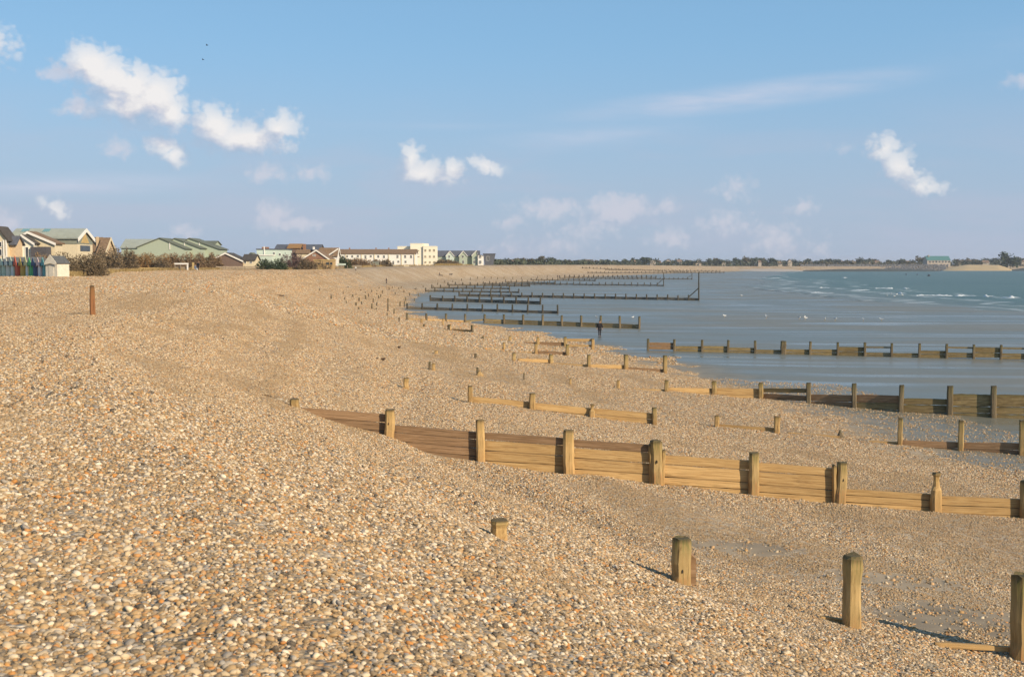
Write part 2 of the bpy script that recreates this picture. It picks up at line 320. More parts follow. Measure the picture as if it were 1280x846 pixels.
def make_ground():
    m, nt, b = new_mat('beach'); L = nt.links.new
    geo = N(nt, 'ShaderNodeNewGeometry'); pos = geo.outputs['Position']
    def attr(nm):
        a = N(nt, 'ShaderNodeAttribute'); a.attribute_name = nm; return a.outputs['Fac']
    sh, veg, wet = attr('shingle'), attr('veg'), attr('wet')
    def vor(scale):
        v = N(nt, 'ShaderNodeTexVoronoi'); v.inputs['Scale'].default_value = scale; L(pos, v.inputs['Vector']); return v
    def noi(scale, detail=4, vec=None):
        n = N(nt, 'ShaderNodeTexNoise'); n.inputs['Scale'].default_value = scale; n.inputs['Detail'].default_value = detail; L(vec or pos, n.inputs['Vector']); return n
    v1 = vor(26); v2 = vor(7)
    sepc = N(nt, 'ShaderNodeSeparateColor'); L(v1.outputs['Color'], sepc.inputs[0])
    sepc2 = N(nt, 'ShaderNodeSeparateColor'); L(v2.outputs['Color'], sepc2.inputs[0])
    c1 = ramp(nt, sepc.outputs[0], PEBBLE_STOPS); c2 = ramp(nt, sepc2.outputs[1], [(0, (.25, .172, .095)), (.5, (.45, .315, .175)), (1, (.62, .465, .29))])
    col = mixc(nt, .45, c1, c2)
    gap = maprange(nt, v1.outputs['Distance'], .25, .75, 1.1, .62)
    col = mixc(nt, 1.0, col, gap, 'MULTIPLY')
    big = noi(.16, 5); col = mixc(nt, maprange(nt, big.outputs[0], .42, .62, 0, .35), col, (.50, .42, .31))
    big2 = noi(.33, 5); col = mixc(nt, maprange(nt, big2.outputs[0], .48, .66, 0, .38), col, (.33, .24, .13))
    # sand: dry, damp and wet
    sn = noi(.9, 6); sn2 = noi(22, 3)
    sand = ramp(nt, sn.outputs[0], [(.3, (.20, .155, .10)), (.5, (.28, .22, .145)), (.7, (.36, .285, .19))])
    stretch = N(nt, 'ShaderNodeMapping'); stretch.inputs['Scale'].default_value = (.035, .085, 1); L(pos, stretch.inputs[0])
    wn = noi(1, 9, stretch.outputs[0])
    fm = N(nt, 'ShaderNodeMapping'); fm.inputs['Scale'].default_value = (.022, .34, 1); fm.inputs['Rotation'].default_value = (0, 0, R(6)); L(pos, fm.inputs[0])
    film = math_n(nt, 'MULTIPLY', maprange(nt, noi(1, 7, fm.outputs[0]).outputs[0], .48, .66, 0, .24), maprange(nt, noi(.06, 3).outputs[0], .34, .52))
    wetter = math_n(nt, 'MULTIPLY', wet, maprange(nt, wn.outputs[0], .38, .60, .85, 1.0))
    wsand = ramp(nt, wn.outputs[0], [(.30, (.165, .162, .128)), (.50, (.148, .152, .122)), (.70, (.138, .146, .118))])
    sandc = mixc(nt, wetter, sand, wsand)
    v3 = vor(11); spk = maprange(nt, v3.outputs['Distance'], .10, .22, 1, 0)
    spm = math_n(nt, 'MULTIPLY', spk, maprange(nt, noi(.5, 4).outputs[0], .45, .7, .0, .8))
    sandc = mixc(nt, spm, sandc, (.45, .38, .28))
    edge = math_n(nt, 'ADD', sh, math_n(nt, 'MULTIPLY', math_n(nt, 'SUBTRACT', sepc2.outputs[0], .5), .5))
    shf = maprange(nt, edge, .3, .7)
    col = mixc(nt, shf, sandc, col)
    vg = noi(.8, 6)
    col = mixc(nt, veg, col, ramp(nt, vg.outputs[0], [(.3, (.10, .075, .035)), (.55, (.22, .16, .075)), (.75, (.13, .12, .05))]))
    L(col, b.inputs['Base Color'])
    dry = math_n(nt, 'MAXIMUM', shf, veg)
    rough_s = math_n(nt, 'SUBTRACT', .85, math_n(nt, 'MULTIPLY', wetter, math_n(nt, 'ADD', maprange(nt, wn.outputs[0], .36, .62, .40, .47), film)))
    rr = N(nt, 'ShaderNodeMix'); L(dry, rr.inputs[0]); L(rough_s, rr.inputs[2]); rr.inputs[3].default_value = .85
    L(rr.outputs[0], b.inputs['Roughness'])
    L(maprange(nt, dry, 0, 1, .34, .06, False), b.inputs['Specular IOR Level'])
    hh = math_n(nt, 'MULTIPLY', math_n(nt, 'SUBTRACT', 1.0, v1.outputs['Distance']), math_n(nt, 'MULTIPLY', shf, .024))
    rip = N(nt, 'ShaderNodeMapping'); rip.inputs['Scale'].default_value = (.9, 2.6, 1); L(pos, rip.inputs[0])
    hs = math_n(nt, 'MULTIPLY', noi(1, 4, rip.outputs[0]).outputs[0], math_n(nt, 'MULTIPLY', math_n(nt, 'SUBTRACT', 1.0, shf), .030))
    bp = N(nt, 'ShaderNodeBump'); bp.inputs['Strength'].default_value = .8; bp.inputs['Distance'].default_value = 1.0
    L(math_n(nt, 'ADD', hh, hs), bp.inputs['Height']); L(bp.outputs[0], b.inputs['Normal'])
    return m
def make_pebble():
    m, nt, b = new_mat('pebble'); L = nt.links.new
    a = N(nt, 'ShaderNodeAttribute'); a.attribute_name = 'pcol'
    t = N(nt, 'ShaderNodeAttribute'); t.attribute_name = 'tint'; t.attribute_type = 'INSTANCER'
    tc = N(nt, 'ShaderNodeTexCoord'); n = N(nt, 'ShaderNodeTexNoise'); n.inputs['Scale'].default_value = 90; n.inputs['Detail'].default_value = 3; L(tc.outputs['Object'], n.inputs['Vector'])
    col = mixc(nt, maprange(nt, n.outputs[0], .4, .65, 0, .25), a.outputs['Color'], (.45, .34, .20))
    col = mixc(nt, math_n(nt, 'MULTIPLY', t.outputs['Fac'], .22), col, (.56, .42, .25))
    col = mixc(nt, maprange(nt, t.outputs['Fac'], .40, .75, 0, .5), col, (.27, .18, .09))
    L(col, b.inputs['Base Color']); b.inputs['Roughness'].default_value = .66; b.inputs['Specular IOR Level'].default_value = .22
    return m
def make_wood(name, c_lo, c_hi, dark, along='x', algae=0.0, rust=0.0, rough=.8):
    m, nt, b = new_mat(name); L = nt.links.new
    tc = N(nt, 'ShaderNodeTexCoord'); oi = N(nt, 'ShaderNodeObjectInfo')
    off = N(nt, 'ShaderNodeVectorMath', operation='SCALE'); off.inputs[0].default_value = (31, 17, 23); L(oi.outputs['Random'], off.inputs['Scale'])
    p = N(nt, 'ShaderNodeVectorMath', operation='ADD'); L(tc.outputs['Object'], p.inputs[0]); L(off.outputs[0], p.inputs[1])
    mp = N(nt, 'ShaderNodeMapping'); mp.inputs['Scale'].default_value = (2.2, 9, 9) if along == 'x' else (7, 7, 1.6); L(p.outputs[0], mp.inputs[0])
    g = N(nt, 'ShaderNodeTexNoise'); g.inputs['Scale'].default_value = 1; g.inputs['Detail'].default_value = 6; g.inputs['Roughness'].default_value = .65; L(mp.outputs[0], g.inputs['Vector'])
    mp2 = N(nt, 'ShaderNodeMapping'); mp2.inputs['Scale'].default_value = (1.1, 26, 22) if along == 'x' else (16, 16, .9); L(p.outputs[0], mp2.inputs[0])
    g2 = N(nt, 'ShaderNodeTexNoise'); g2.inputs['Scale'].default_value = 1; g2.inputs['Detail'].default_value = 3; L(mp2.outputs[0], g2.inputs['Vector'])
    col = ramp(nt, g.outputs[0], [(.28, dark), (.45, c_lo), (.65, c_hi)])
    col = mixc(nt, maprange(nt, g2.outputs[0], .56, .70, 0, .36), col, dark)
    tone = maprange(nt, oi.outputs['Random'], 0, 1, .82, 1.12, False)
    tn = N(nt, 'ShaderNodeVectorMath', operation='SCALE'); L(col, tn.inputs[0]); L(tone, tn.inputs['Scale']); col = tn.outputs[0]
    sp = N(nt, 'ShaderNodeSeparateXYZ'); L(tc.outputs['Object'], sp.inputs[0])
    if algae:
        up = maprange(nt, sp.outputs[2], .45, 1.0) if along != 'x' else maprange(nt, sp.outputs[2], .1, .5)
        am = math_n(nt, 'MULTIPLY', up, maprange(nt, g.outputs[0], .40, .62, 0, algae))
        col = mixc(nt, am, col, (.085, .105, .022))
        tp = maprange(nt, sp.outputs[2], .86, 1.0, 0, .75) if along != 'x' else maprange(nt, sp.outputs[2], .38, .5, 0, .3)
        col = mixc(nt, tp, col, (.055, .045, .025))
    if rust:
        dn = math_n(nt, 'MULTIPLY', maprange(nt, sp.outputs[2], .30, 0, 0, rust), maprange(nt, g.outputs[0], .4, .6))
        col = mixc(nt, dn, col, (.30, .10, .03))
    if along == 'x':
        endx = maprange(nt, math_n(nt, 'ABSOLUTE', sp.outputs[0]), .40, .5, 0, .75); edz = maprange(nt, math_n(nt, 'ABSOLUTE', sp.outputs[2]), .36, .5, 0, .5)
        st = math_n(nt, 'MULTIPLY', math_n(nt, 'MAXIMUM', endx, edz), maprange(nt, g.outputs[0], .38, .60))
        col = mixc(nt, st, col, dark)
        kn = N(nt, 'ShaderNodeTexNoise'); kn.inputs['Scale'].default_value = 3.1; kn.inputs['Detail'].default_value = 2; L(p.outputs[0], kn.inputs['Vector'])
        col = mixc(nt, maprange(nt, kn.outputs[0], .62, .72, 0, .6), col, tuple(c * .55 for c in c_lo))
    L(col, b.inputs['Base Color']); b.inputs['Roughness'].default_value = rough; b.inputs['Specular IOR Level'].default_value = .25
    bp = N(nt, 'ShaderNodeBump'); bp.inputs['Strength'].default_value = .5; bp.inputs['Distance'].default_value = .01
    L(math_n(nt, 'ADD', g.outputs[0], g2.outputs[0]), bp.inputs['Height']); L(bp.outputs[0], b.inputs['Normal'])
    return m
M = {}
M['ground'] = make_ground(); M['pebble'] = make_pebble()
M['plank_tan'] = make_wood('plank_tan', (.43, .27, .11), (.55, .375, .17), (.17, .10, .045), 'x')
M['plank_brown'] = make_wood('plank_brown', (.24, .145, .075), (.34, .22, .125), (.09, .055, .03), 'x')
M['plank_dark'] = make_wood('plank_dark', (.20, .145, .065), (.31, .235, .115), (.05, .04, .022), 'x', algae=.5)
M['plank_far'] = make_wood('plank_far', (.075, .062, .043), (.125, .10, .068), (.028, .024, .02), 'x', algae=.2)
M['post_tan'] = make_wood('post_tan', (.42, .27, .11), (.55, .37, .16), (.15, .085, .035), 'z', algae=.45, rust=.25)
M['post_green'] = make_wood('post_green', (.36, .25, .105), (.47, .33, .15), (.11, .075, .03), 'z', algae=.8, rust=.5)
M['post_dark'] = make_wood('post_dark', (.13, .10, .058), (.22, .17, .105), (.04, .032, .022), 'z', algae=.6)
M['post_far'] = make_wood('post_far', (.065, .053, .038), (.11, .09, .06), (.03, .025, .02), 'z', algae=.3)
M['post_red'] = make_wood('post_red', (.30, .13, .05), (.38, .18, .08), (.12, .06, .03), 'z', algae=.5)
M['rust'] = plain('rusty_iron', (.30, .085, .035), .8, .35, 12)
M['bolt'] = plain('iron_bolt', (.03, .025, .02), .6)

# ------------------------------------------------------------------ ground sheet
def build_ground():
    a_in = np.linspace(R(-31), R(31), 470)
    a_out = np.linspace(R(31), R(329), 76)[1:-1]
    A = np.concatenate([a_in, a_out])
    rr = [1.2]
    while rr[-1] < 26000:
        r = rr[-1]
        rr.append(r * (1.0085 if r < 31.5 else 1.003 if r < 37.5 else 1.0085 if r < 70 else 1.011 if r < 500 else 1.02 if r < 2600 else 1.12))
    rr = np.array(rr)
    X = rr[:, None] * np.sin(A)[None, :]; Y = rr[:, None] * np.cos(A)[None, :]
    Z = height(X, Y)
    nr, na = X.shape
    V = np.stack([X, Y, Z], -1).reshape(-1, 3)
    V = np.vstack([V, [[0, 0, float(height(0.0, 0.0))]]])
    i = np.arange(nr - 1)[:, None] * na; j = np.arange(na)[None, :]; j2 = (j + 1) % na
    Q = np.stack([i + j, i + j2, i + na + j2, i + na + j], -1).reshape(-1, 4)[:, ::-1]
    T = np.stack([np.full(na, len(V) - 1), np.arange(na), (np.arange(na) + 1) % na], -1)[:, ::-1]
    me = bpy.data.meshes.new('beach')
    me.vertices.add(len(V)); me.vertices.foreach_set('co', V.ravel())
    loops = np.concatenate([Q.ravel(), T.ravel()])
    starts = np.concatenate([np.arange(len(Q)) * 4, len(Q) * 4 + np.arange(len(T)) * 3])
    me.loops.add(len(loops)); me.loops.foreach_set('vertex_index', loops.astype(np.int32))
    me.polygons.add(len(starts)); me.polygons.foreach_set('loop_start', starts.astype(np.int32))
    me.polygons.foreach_set('use_smooth', np.ones(len(starts), bool))
    me.update(calc_edges=True); me.validate()
    x, y, z = V[:, 0], V[:, 1], V[:, 2]
    xb, zb, x1, z1, x2, z2 = profile(x, y)
    for nm, val in (('shingle', shingle_mask(x, y)), ('veg', veg_mask(x, y)), ('wet', np.clip((x - x2 + 3 + 6 * (fbm(x / 12, y / 6, 3, 77) - .5)) / 8, 0, 1))):
        at = me.attributes.new(nm, 'FLOAT', 'POINT'); at.data.foreach_set('value', np.asarray(val, np.float32))
    me.materials.append(M['ground'])
    o = bpy.data.objects.new('beach', me); C.objects.link(o); tag(o, kind='structure')
build_ground()

# ------------------------------------------------------------------ the sea
def make_sea_mat():
    m, nt, b = new_mat('sea'); L = nt.links.new
    geo = N(nt, 'ShaderNodeNewGeometry'); pos = geo.outputs['Position']
    mp = N(nt, 'ShaderNodeMapping'); mp.inputs['Scale'].default_value = (.10, .26, 1); mp.inputs['Rotation'].default_value = (0, 0, R(-18)); L(pos, mp.inputs[0])
    n = N(nt, 'ShaderNodeTexNoise'); n.inputs['Scale'].default_value = 1.0; n.inputs['Detail'].default_value = 6; n.inputs['Roughness'].default_value = .6; L(mp.outputs[0], n.inputs['Vector'])
    mp2 = N(nt, 'ShaderNodeMapping'); mp2.inputs['Scale'].default_value = (.012, .05, 1); L(pos, mp2.inputs[0])
    n2 = N(nt, 'ShaderNodeTexNoise'); n2.inputs['Scale'].default_value = 1.0; n2.inputs['Detail'].default_value = 4; L(mp2.outputs[0], n2.inputs['Vector'])
    a = N(nt, 'ShaderNodeAttribute'); a.attribute_name = 'surf'
    wl = N(nt, 'ShaderNodeAttribute'); wl.attribute_name = 'offshore'
    deep = ramp(nt, n2.outputs[0], [(.35, (.055, .098, .075)), (.6, (.08, .125, .095))])
    col = mixc(nt, maprange(nt, a.outputs['Fac'], .25, 1, 0, .8), deep, (.165, .17, .145))
    mp3 = N(nt, 'ShaderNodeMapping'); mp3.inputs['Scale'].default_value = (.03, .035, 1); L(pos, mp3.inputs[0])
    n3 = N(nt, 'ShaderNodeTexNoise'); n3.inputs['Scale'].default_value = 1.0; n3.inputs['Detail'].default_value = 5; L(mp3.outputs[0], n3.inputs['Vector'])
    dd = math_n(nt, 'ADD', wl.outputs['Fac'], math_n(nt, 'MULTIPLY', math_n(nt, 'SUBTRACT', n3.outputs[0], .5), 34))
    foam = None
    for (at_, wd, amt) in ((3.0, 1.6, .75), (13.0, 2.6, .5), (27.0, 2.4, .6), (44.0, 2.0, .45)):
        ln = maprange(nt, math_n(nt, 'ABSOLUTE', math_n(nt, 'SUBTRACT', dd, at_)), wd * .3, wd, amt, 0)
        foam = ln if foam is None else math_n(nt, 'MAXIMUM', foam, ln)
    foam = math_n(nt, 'MULTIPLY', foam, maprange(nt, n.outputs[0], .40, .60, .05, 1))
    fl = math_n(nt, 'MULTIPLY', maprange(nt, n.outputs[0], .66, .74, 0, .5), maprange(nt, a.outputs['Fac'], .1, .5))
    foam = math_n(nt, 'MAXIMUM', foam, fl)
    col = mixc(nt, foam, col, (.60, .63, .61))
    L(col, b.inputs['Base Color']); b.inputs['Roughness'].default_value = .34; b.inputs['Specular IOR Level'].default_value = .35; b.inputs['IOR'].default_value = 1.33
    edge = math_n(nt, 'ADD', wl.outputs['Fac'], math_n(nt, 'MULTIPLY', math_n(nt, 'SUBTRACT', n3.outputs[0], .5), 7))
    L(math_n(nt, 'MAXIMUM', maprange(nt, edge, -2, 5, .0, 1), math_n(nt, 'MULTIPLY', foam, maprange(nt, edge, -6, 0, 0, 1))), b.inputs['Alpha'])
    bp = N(nt, 'ShaderNodeBump'); bp.inputs['Strength'].default_value = 1.0; bp.inputs['Distance'].default_value = 1.4
    L(n.outputs[0], bp.inputs['Height']); L(bp.outputs[0], b.inputs['Normal'])
    return m
def build_sea():
    ys = np.concatenate([np.linspace(-20000, -300, 12), np.linspace(-200, 60, 14), np.arange(70, 700, 7.), np.arange(700, 2260, 30.)])
    us = np.concatenate([np.arange(-3, 60, 3.), np.arange(60, 200, 10.), [240, 300, 400, 600, 900, 1500, 3000, 6000, 12000, 24000]])
    rows = []
    dist_wl = lambda y: np.interp(y, [-20000, 0, 190, 345, 553, 800, 1035, 1300, 1600, 2000, 2260], [105, 100, 100, 108, 100, 70, 42, 28, 26, 26, 26])
    V = []; S = []; O_ = []
    for y in ys:
        x2 = float(profile(0, y)[4])
        for u in us:
            x = x2 + dist_wl(y) - 22 + u + 5 * math.sin(y / 37) * max(0., 1 - max(u, 0) / 58)
            d = u - 22
            O_.append(d); V.append((x, y, SEA + 0.0)); S.append(max(0., 1 - max(d + 6, 0) / 70) if y > 100 else max(0., 1 - max(d + 6, 0) / 60))
    na = len(us); F_ = []
    for i in range(len(ys) - 1):
        for j in range(na - 1):
            F_.append((i * na + j, i * na + j + 1, (i + 1) * na + j + 1, (i + 1) * na + j))
    me = bpy.data.meshes.new('sea'); me.from_pydata(V, [], F_); me.update()
    at = me.attributes.new('surf', 'FLOAT', 'POINT'); at.data.foreach_set('value', np.array(S, np.float32))
    at = me.attributes.new('offshore', 'FLOAT', 'POINT'); at.data.foreach_set('value', np.array(O_, np.float32))
    me.materials.append(make_sea_mat()); o = bpy.data.objects.new('sea', me); C.objects.link(o); tag(o, kind='structure')
build_sea()
# breaking crests: low curled ridges of white water standing on the sea
M['foam'] = plain('foam', (.62, .65, .64), .6, .15, 1.5)
def breaker(px0, py, px1, h=.45):
    p0 = XYZ_Z(px0, py, SEA); p1 = XYZ_Z(px1, py, SEA); n = max(8, int(abs(px1 - px0) / 2))
    vs = []; fs = []
    for k in range(n + 1):
        t = k / n; c = p0 + (p1 - p0) * t; e = math.sin(math.pi * t) ** .6 * (0.35 + .9 * random.random()); yy = c[1] + 2.0 * math.sin(t * 7 + px0) + random.uniform(-.5, .5)
        for (dy, dz) in ((-1.1, -.1), (-.55, .35), (-.15, .9), (.25, 1.0), (.8, .35), (1.6, -.1)):
            vs.append((c[0], yy + dy * (.5 + e), SEA - .03 + h * e * dz))
    for k in range(n):
        for q in range(5):
            a = k * 6 + q; fs.append((a, a + 6, a + 7, a + 1))
    return vs, fs
for i, (a, y, b_, h) in enumerate([(1093, 360.6, 1117, .45), (1128, 360.8, 1137, .45), (1122, 366.8, 1131, .4), (1143, 369.6, 1192, .4), (1191, 369.8, 1217, .5), (1229, 370.6, 1240, .5), (1253, 372.2, 1276, .55), (1022, 359.8, 1036, .3),
                           (1052, 347.4, 1060, .5), (1010, 366, 1042, .22), (1064, 362.5, 1090, .22), (962, 347.5, 980, .25), (1282, 371, 1330, .5)]):
    mb = MB(); vs, fs = breaker(a, y, b_, h); mb.add(vs, fs); o = mb.build('breaking_wave', M['foam'], smooth=True); tag(o, kind='structure')

# ------------------------------------------------------------------ shingle: real pebbles, laid in clumps
def ico(sub):
    bm = bmesh.new(); bmesh.ops.create_icosphere(bm, subdivisions=sub, radius=1); v = np.array([x.co[:] for x in bm.verts]); f = np.array([[q.index for q in p.verts] for p in bm.faces]); bm.free(); return v, f
def pebble_col(n):
    t = RNG.random(n); p = np.array([s for s, c in PEBBLE_STOPS]); c = np.array([c for s, c in PEBBLE_STOPS])
    return np.stack([np.interp(t, p, c[:, k]) * (1.0, .915, .79)[k] for k in range(3)], -1) * RNG.uniform(.9, 1.1, (n, 1))
def clump(name, count, rad, sub, rmed, flat):
    v0, f0 = ico(sub); nv = len(v0)
    ang = RNG.uniform(0, 2 * np.pi, count); rr = rad * np.sqrt(RNG.random(count))
    r = np.clip(rmed * np.exp(RNG.normal(0, .38, count)), rmed * .4, rmed * 2.1)
    col = pebble_col(count); VV = []; FF = []; CC = []
    for k in range(count):
        e = Euler((RNG.normal(0, .35), RNG.normal(0, .35), RNG.uniform(0, 6.28))); m = np.array(e.to_matrix())
        s = r[k] * np.array([RNG.uniform(1.0, 1.35), RNG.uniform(.75, 1.0), RNG.uniform(.5, .75)])
        ph = RNG.uniform(0, 6, 3); ax = RNG.normal(size=(2, 3))
        lump = 1 + .13 * np.sin(v0 @ ax[0] * 1.5 + ph[0]) + .10 * np.sin(v0 @ ax[1] * 2.1 + ph[1])
        q = (v0 * lump[:, None] * s) @ m.T
        q += np.array([rr[k] * math.cos(ang[k]), rr[k] * math.sin(ang[k]), r[k] * RNG.uniform(-.05, .7) + flat])
        VV.append(q); FF.append(f0 + nv * k); CC.append(np.tile(np.append(col[k], 1), (nv, 1)))
    me = bpy.data.meshes.new(name); V = np.vstack(VV); Fc = np.vstack(FF)
    me.from_pydata(V.tolist(), [], Fc.tolist()); me.update()
    at = me.attributes.new('pcol', 'FLOAT_COLOR', 'POINT'); at.data.foreach_set('color', np.vstack(CC).astype(np.float32).ravel())
    me.polygons.foreach_set('use_smooth', np.ones(len(Fc), bool)); me.materials.append(M['pebble'])
    return bpy.data.objects.new(name, me)
def scatter(objname, protos, pts, yaw, scl, tint):
    col = bpy.data.collections.new(objname + '_kinds')
    for p in protos: col.objects.link(p)
    X, Y = pts[:, 0], pts[:, 1]; e = .12
    Z = height(X, Y); nx = -(height(X + e, Y) - height(X - e, Y)) / (2 * e); ny = -(height(X, Y + e) - height(X, Y - e)) / (2 * e)
    nx = np.clip(nx, -.8, .8); ny = np.clip(ny, -.8, .8)
    rx = -np.arctan(ny); ry = np.arctan(nx)                 # tilt to the slope after a turn about z
    me = bpy.data.meshes.new(objname); me.vertices.add(len(X)); me.vertices.foreach_set('co', np.stack([X, Y, Z], -1).astype(np.float32).ravel())
    cy, sy = np.cos(yaw), np.sin(yaw)
    rot = np.zeros((len(X), 3), np.float32)
    for i in range(len(X)):
        m3 = Euler((rx[i], ry[i], 0)).to_matrix() @ Matrix.Rotation(yaw[i], 3, 'Z'); rot[i] = m3.to_euler()[:]
    a = me.attributes.new('turn', 'FLOAT_VECTOR', 'POINT'); a.data.foreach_set('vector', rot.ravel())
    a = me.attributes.new('size', 'FLOAT', 'POINT'); a.data.foreach_set('value', scl.astype(np.float32))
    a = me.attributes.new('tint', 'FLOAT', 'POINT'); a.data.foreach_set('value', tint.astype(np.float32))
    a = me.attributes.new('which', 'INT', 'POINT'); a.data.foreach_set('value', RNG.integers(0, len(protos), len(X)).astype(np.int32))
    me.update()
    o = bpy.data.objects.new(objname, me); C.objects.link(o)
    ng = bpy.data.node_groups.new(objname, 'GeometryNodeTree'); ng.interface.new_socket('Geometry', in_out='INPUT', socket_type='NodeSocketGeometry'); ng.interface.new_socket('Geometry', in_out='OUTPUT', socket_type='NodeSocketGeometry')
    gi = ng.nodes.new('NodeGroupInput'); go = ng.nodes.new('NodeGroupOutput'); ip = ng.nodes.new('GeometryNodeInstanceOnPoints'); ci = ng.nodes.new('GeometryNodeCollectionInfo')
    ci.inputs['Collection'].default_value = col; ci.inputs['Separate Children'].default_value = True; ci.inputs['Reset Children'].default_value = True
    def na(nm, t):
        n = ng.nodes.new('GeometryNodeInputNamedAttribute'); n.data_type = t; n.inputs[0].default_value = nm; return n.outputs[0]
    l = ng.links.new
    l(gi.outputs[0], ip.inputs['Points']); l(ci.outputs[0], ip.inputs['Instance']); ip.inputs['Pick Instance'].default_value = True
    l(na('which', 'INT'), ip.inputs['Instance Index']); l(na('turn', 'FLOAT_VECTOR'), ip.inputs['Rotation']); l(na('size', 'FLOAT'), ip.inputs['Scale']); l(ip.outputs[0], go.inputs[0])
    o.modifiers.new('pebbles', 'NODES').node_group = ng
    return tag(o, kind='stuff')
def frustum_points(n, r0, r1, half):
    r = np.sqrt(RNG.uniform(r0 * r0, r1 * r1, n)); a = RNG.uniform(-half, half, n)
    return np.stack([r * np.sin(a), r * np.cos(a)], -1)
def lay(objname, protos, r0, r1, per_m2, smin, smax, half=R(30), fade=None):
    st = per_m2 ** -.5; gx, gy = np.meshgrid(np.arange(-r1 * math.sin(half), r1 * math.sin(half), st), np.arange(0, r1, st * .87)); gx[1::2] += st / 2
    P = np.stack([gx.ravel(), gy.ravel()], -1); P += RNG.uniform(-.3, .3, P.shape) * st; rr = np.hypot(P[:, 0], P[:, 1]); P = P[(rr > r0) & (rr <= r1) & (np.abs(np.arctan2(P[:, 0], P[:, 1])) < half)]
    m = shingle_mask(P[:, 0], P[:, 1]); keep = RNG.random(len(P)) < np.maximum(m ** 1.5, 0.0)
    if fade: keep &= RNG.random(len(P)) > np.clip((np.hypot(P[:, 0], P[:, 1]) - fade[0]) / (fade[1] - fade[0]), 0, 1)
    keep &= ~((np.abs(P[:, 1] - 32.1) < .28) & (P[:, 0] > -7) & (P[:, 0] < 22))
    keep &= veg_mask(P[:, 0], P[:, 1]) < .3
    P = P[keep]
    xb = profile(P[:, 0], P[:, 1])[0]; lee = np.clip((P[:, 0] - 1) / 3, 0, 1) * np.clip((P[:, 1] - 17.5) / 4, 0, 1) * np.clip((31.5 - P[:, 1]) / 3, 0, 1)
    tint = np.clip(.34 + 1.3 * (fbm(P[:, 0] / 2.6, P[:, 1] / 2.6, 4, 61) - .5) + 1.5 * (fbm((P[:, 0] - xb) / 1.5, P[:, 1] / 16, 3, 66) - .5) + .35 * lee + RNG.normal(0, .07, len(P)), 0, .85)
    return scatter(objname, protos, P, RNG.uniform(0, 6.28, len(P)), RNG.uniform(smin, smax, len(P)) * (1 - .25 * lee) * (1 + .5 * (fbm((P[:, 0] - xb) / 2.2, P[:, 1] / 9, 3, 68) - .5)), tint)
near = [clump('pebble_clump', 230, .20, 2, .0116, -.006) for _ in range(14)]
mid = [clump('pebble_clump', 165, .21, 1, .0138, -.008) for _ in range(10)]
coarse = [clump('pebble_clump', 120, .58, 1, .036, -.015) for _ in range(6)]
lone = [clump('pebble_scatter', 7, .30, 1, .020, -.006) for _ in range(8)]
lay('shingle', near, 1.3, 16, 11, .85, 1.15)
lay('shingle', mid, 16, 46, 10, .9, 1.25)
lay('shingle', mid, 46, 200, 4.4, 1.0, 1.6, R(27), (85, 190))
lay('shingle', coarse, 85, 340, 1.7, .9, 1.4, R(27), (180, 345))
def lay_sparse():
    P = frustum_points(60000, 12, 75, R(29)); m = shingle_mask(P[:, 0], P[:, 1]); x2 = profile(P[:, 0], P[:, 1])[4]
    k = (m < .6) & (P[:, 0] < x2 + 9) & (RNG.random(len(P)) < .75); P = P[k]
    scatter('shingle', lone, P, RNG.uniform(0, 6.28, len(P)), RNG.uniform(.4, 1.3, len(P)), RNG.uniform(.3, .75, len(P)))
lay_sparse()

# ------------------------------------------------------------------ timber: posts and planks
def post_mesh(kind, mat, seed):
    rnd = random.Random(seed); mb = MB(); vs = []; fs = []
    sec = [(-.5, -.30), (-.30, -.5), (.30, -.5), (.5, -.30), (.5, .30), (.30, .5), (-.30, .5), (-.5, .30)]
    prof = {'square': [(-.35, 1), (0, 1), (.2, .98), (.45, .99), (.7, .95), (.9, .95), (.985, .92), (1, .82)],
            'worn': [(-.35, .98), (0, .95), (.18, .92), (.4, .86), (.62, .88), (.82, .97), (.96, .97), (1, .80)],
            'neck': [(-.35, 1.05), (0, 1.05), (.22, 1.0), (.42, .95), (.56, .60), (.72, .50), (.86, .55), (.93, .80), (1, .72)],
            'spike': [(-.35, 1.5), (0, 1.4), (.25, 1.15), (.5, .8), (.75, .5), (1, .22)],
            'thin': [(-.35, 1), (.3, 1), (.9, .9), (1, .7)]}[kind]
    lean = (rnd.uniform(-.06, .06), rnd.uniform(-.05, .05))
    for (z, s) in prof:
        jx, jy = rnd.uniform(-.035, .035), rnd.uniform(-.035, .035)
        for (x, y) in sec:
            e = s * (1 + rnd.uniform(-.06, .06)); vs.append((x * e + jx + lean[0] * z, y * e + jy + lean[1] * z, z + (rnd.uniform(-.012, .012) if z < 1 else rnd.uniform(-.03, .02))))
    n = len(prof)
    for k in range(n - 1):
        for q in range(8): a = k * 8 + q; b = k * 8 + (q + 1) % 8; fs.append((a, b, b + 8, a + 8))
    fs.append(tuple(range((n - 1) * 8, n * 8))); fs.append(tuple(range(8))[::-1])
    mb.add(vs, fs); me = mb.mesh('post'); me.materials.append(mat); return me
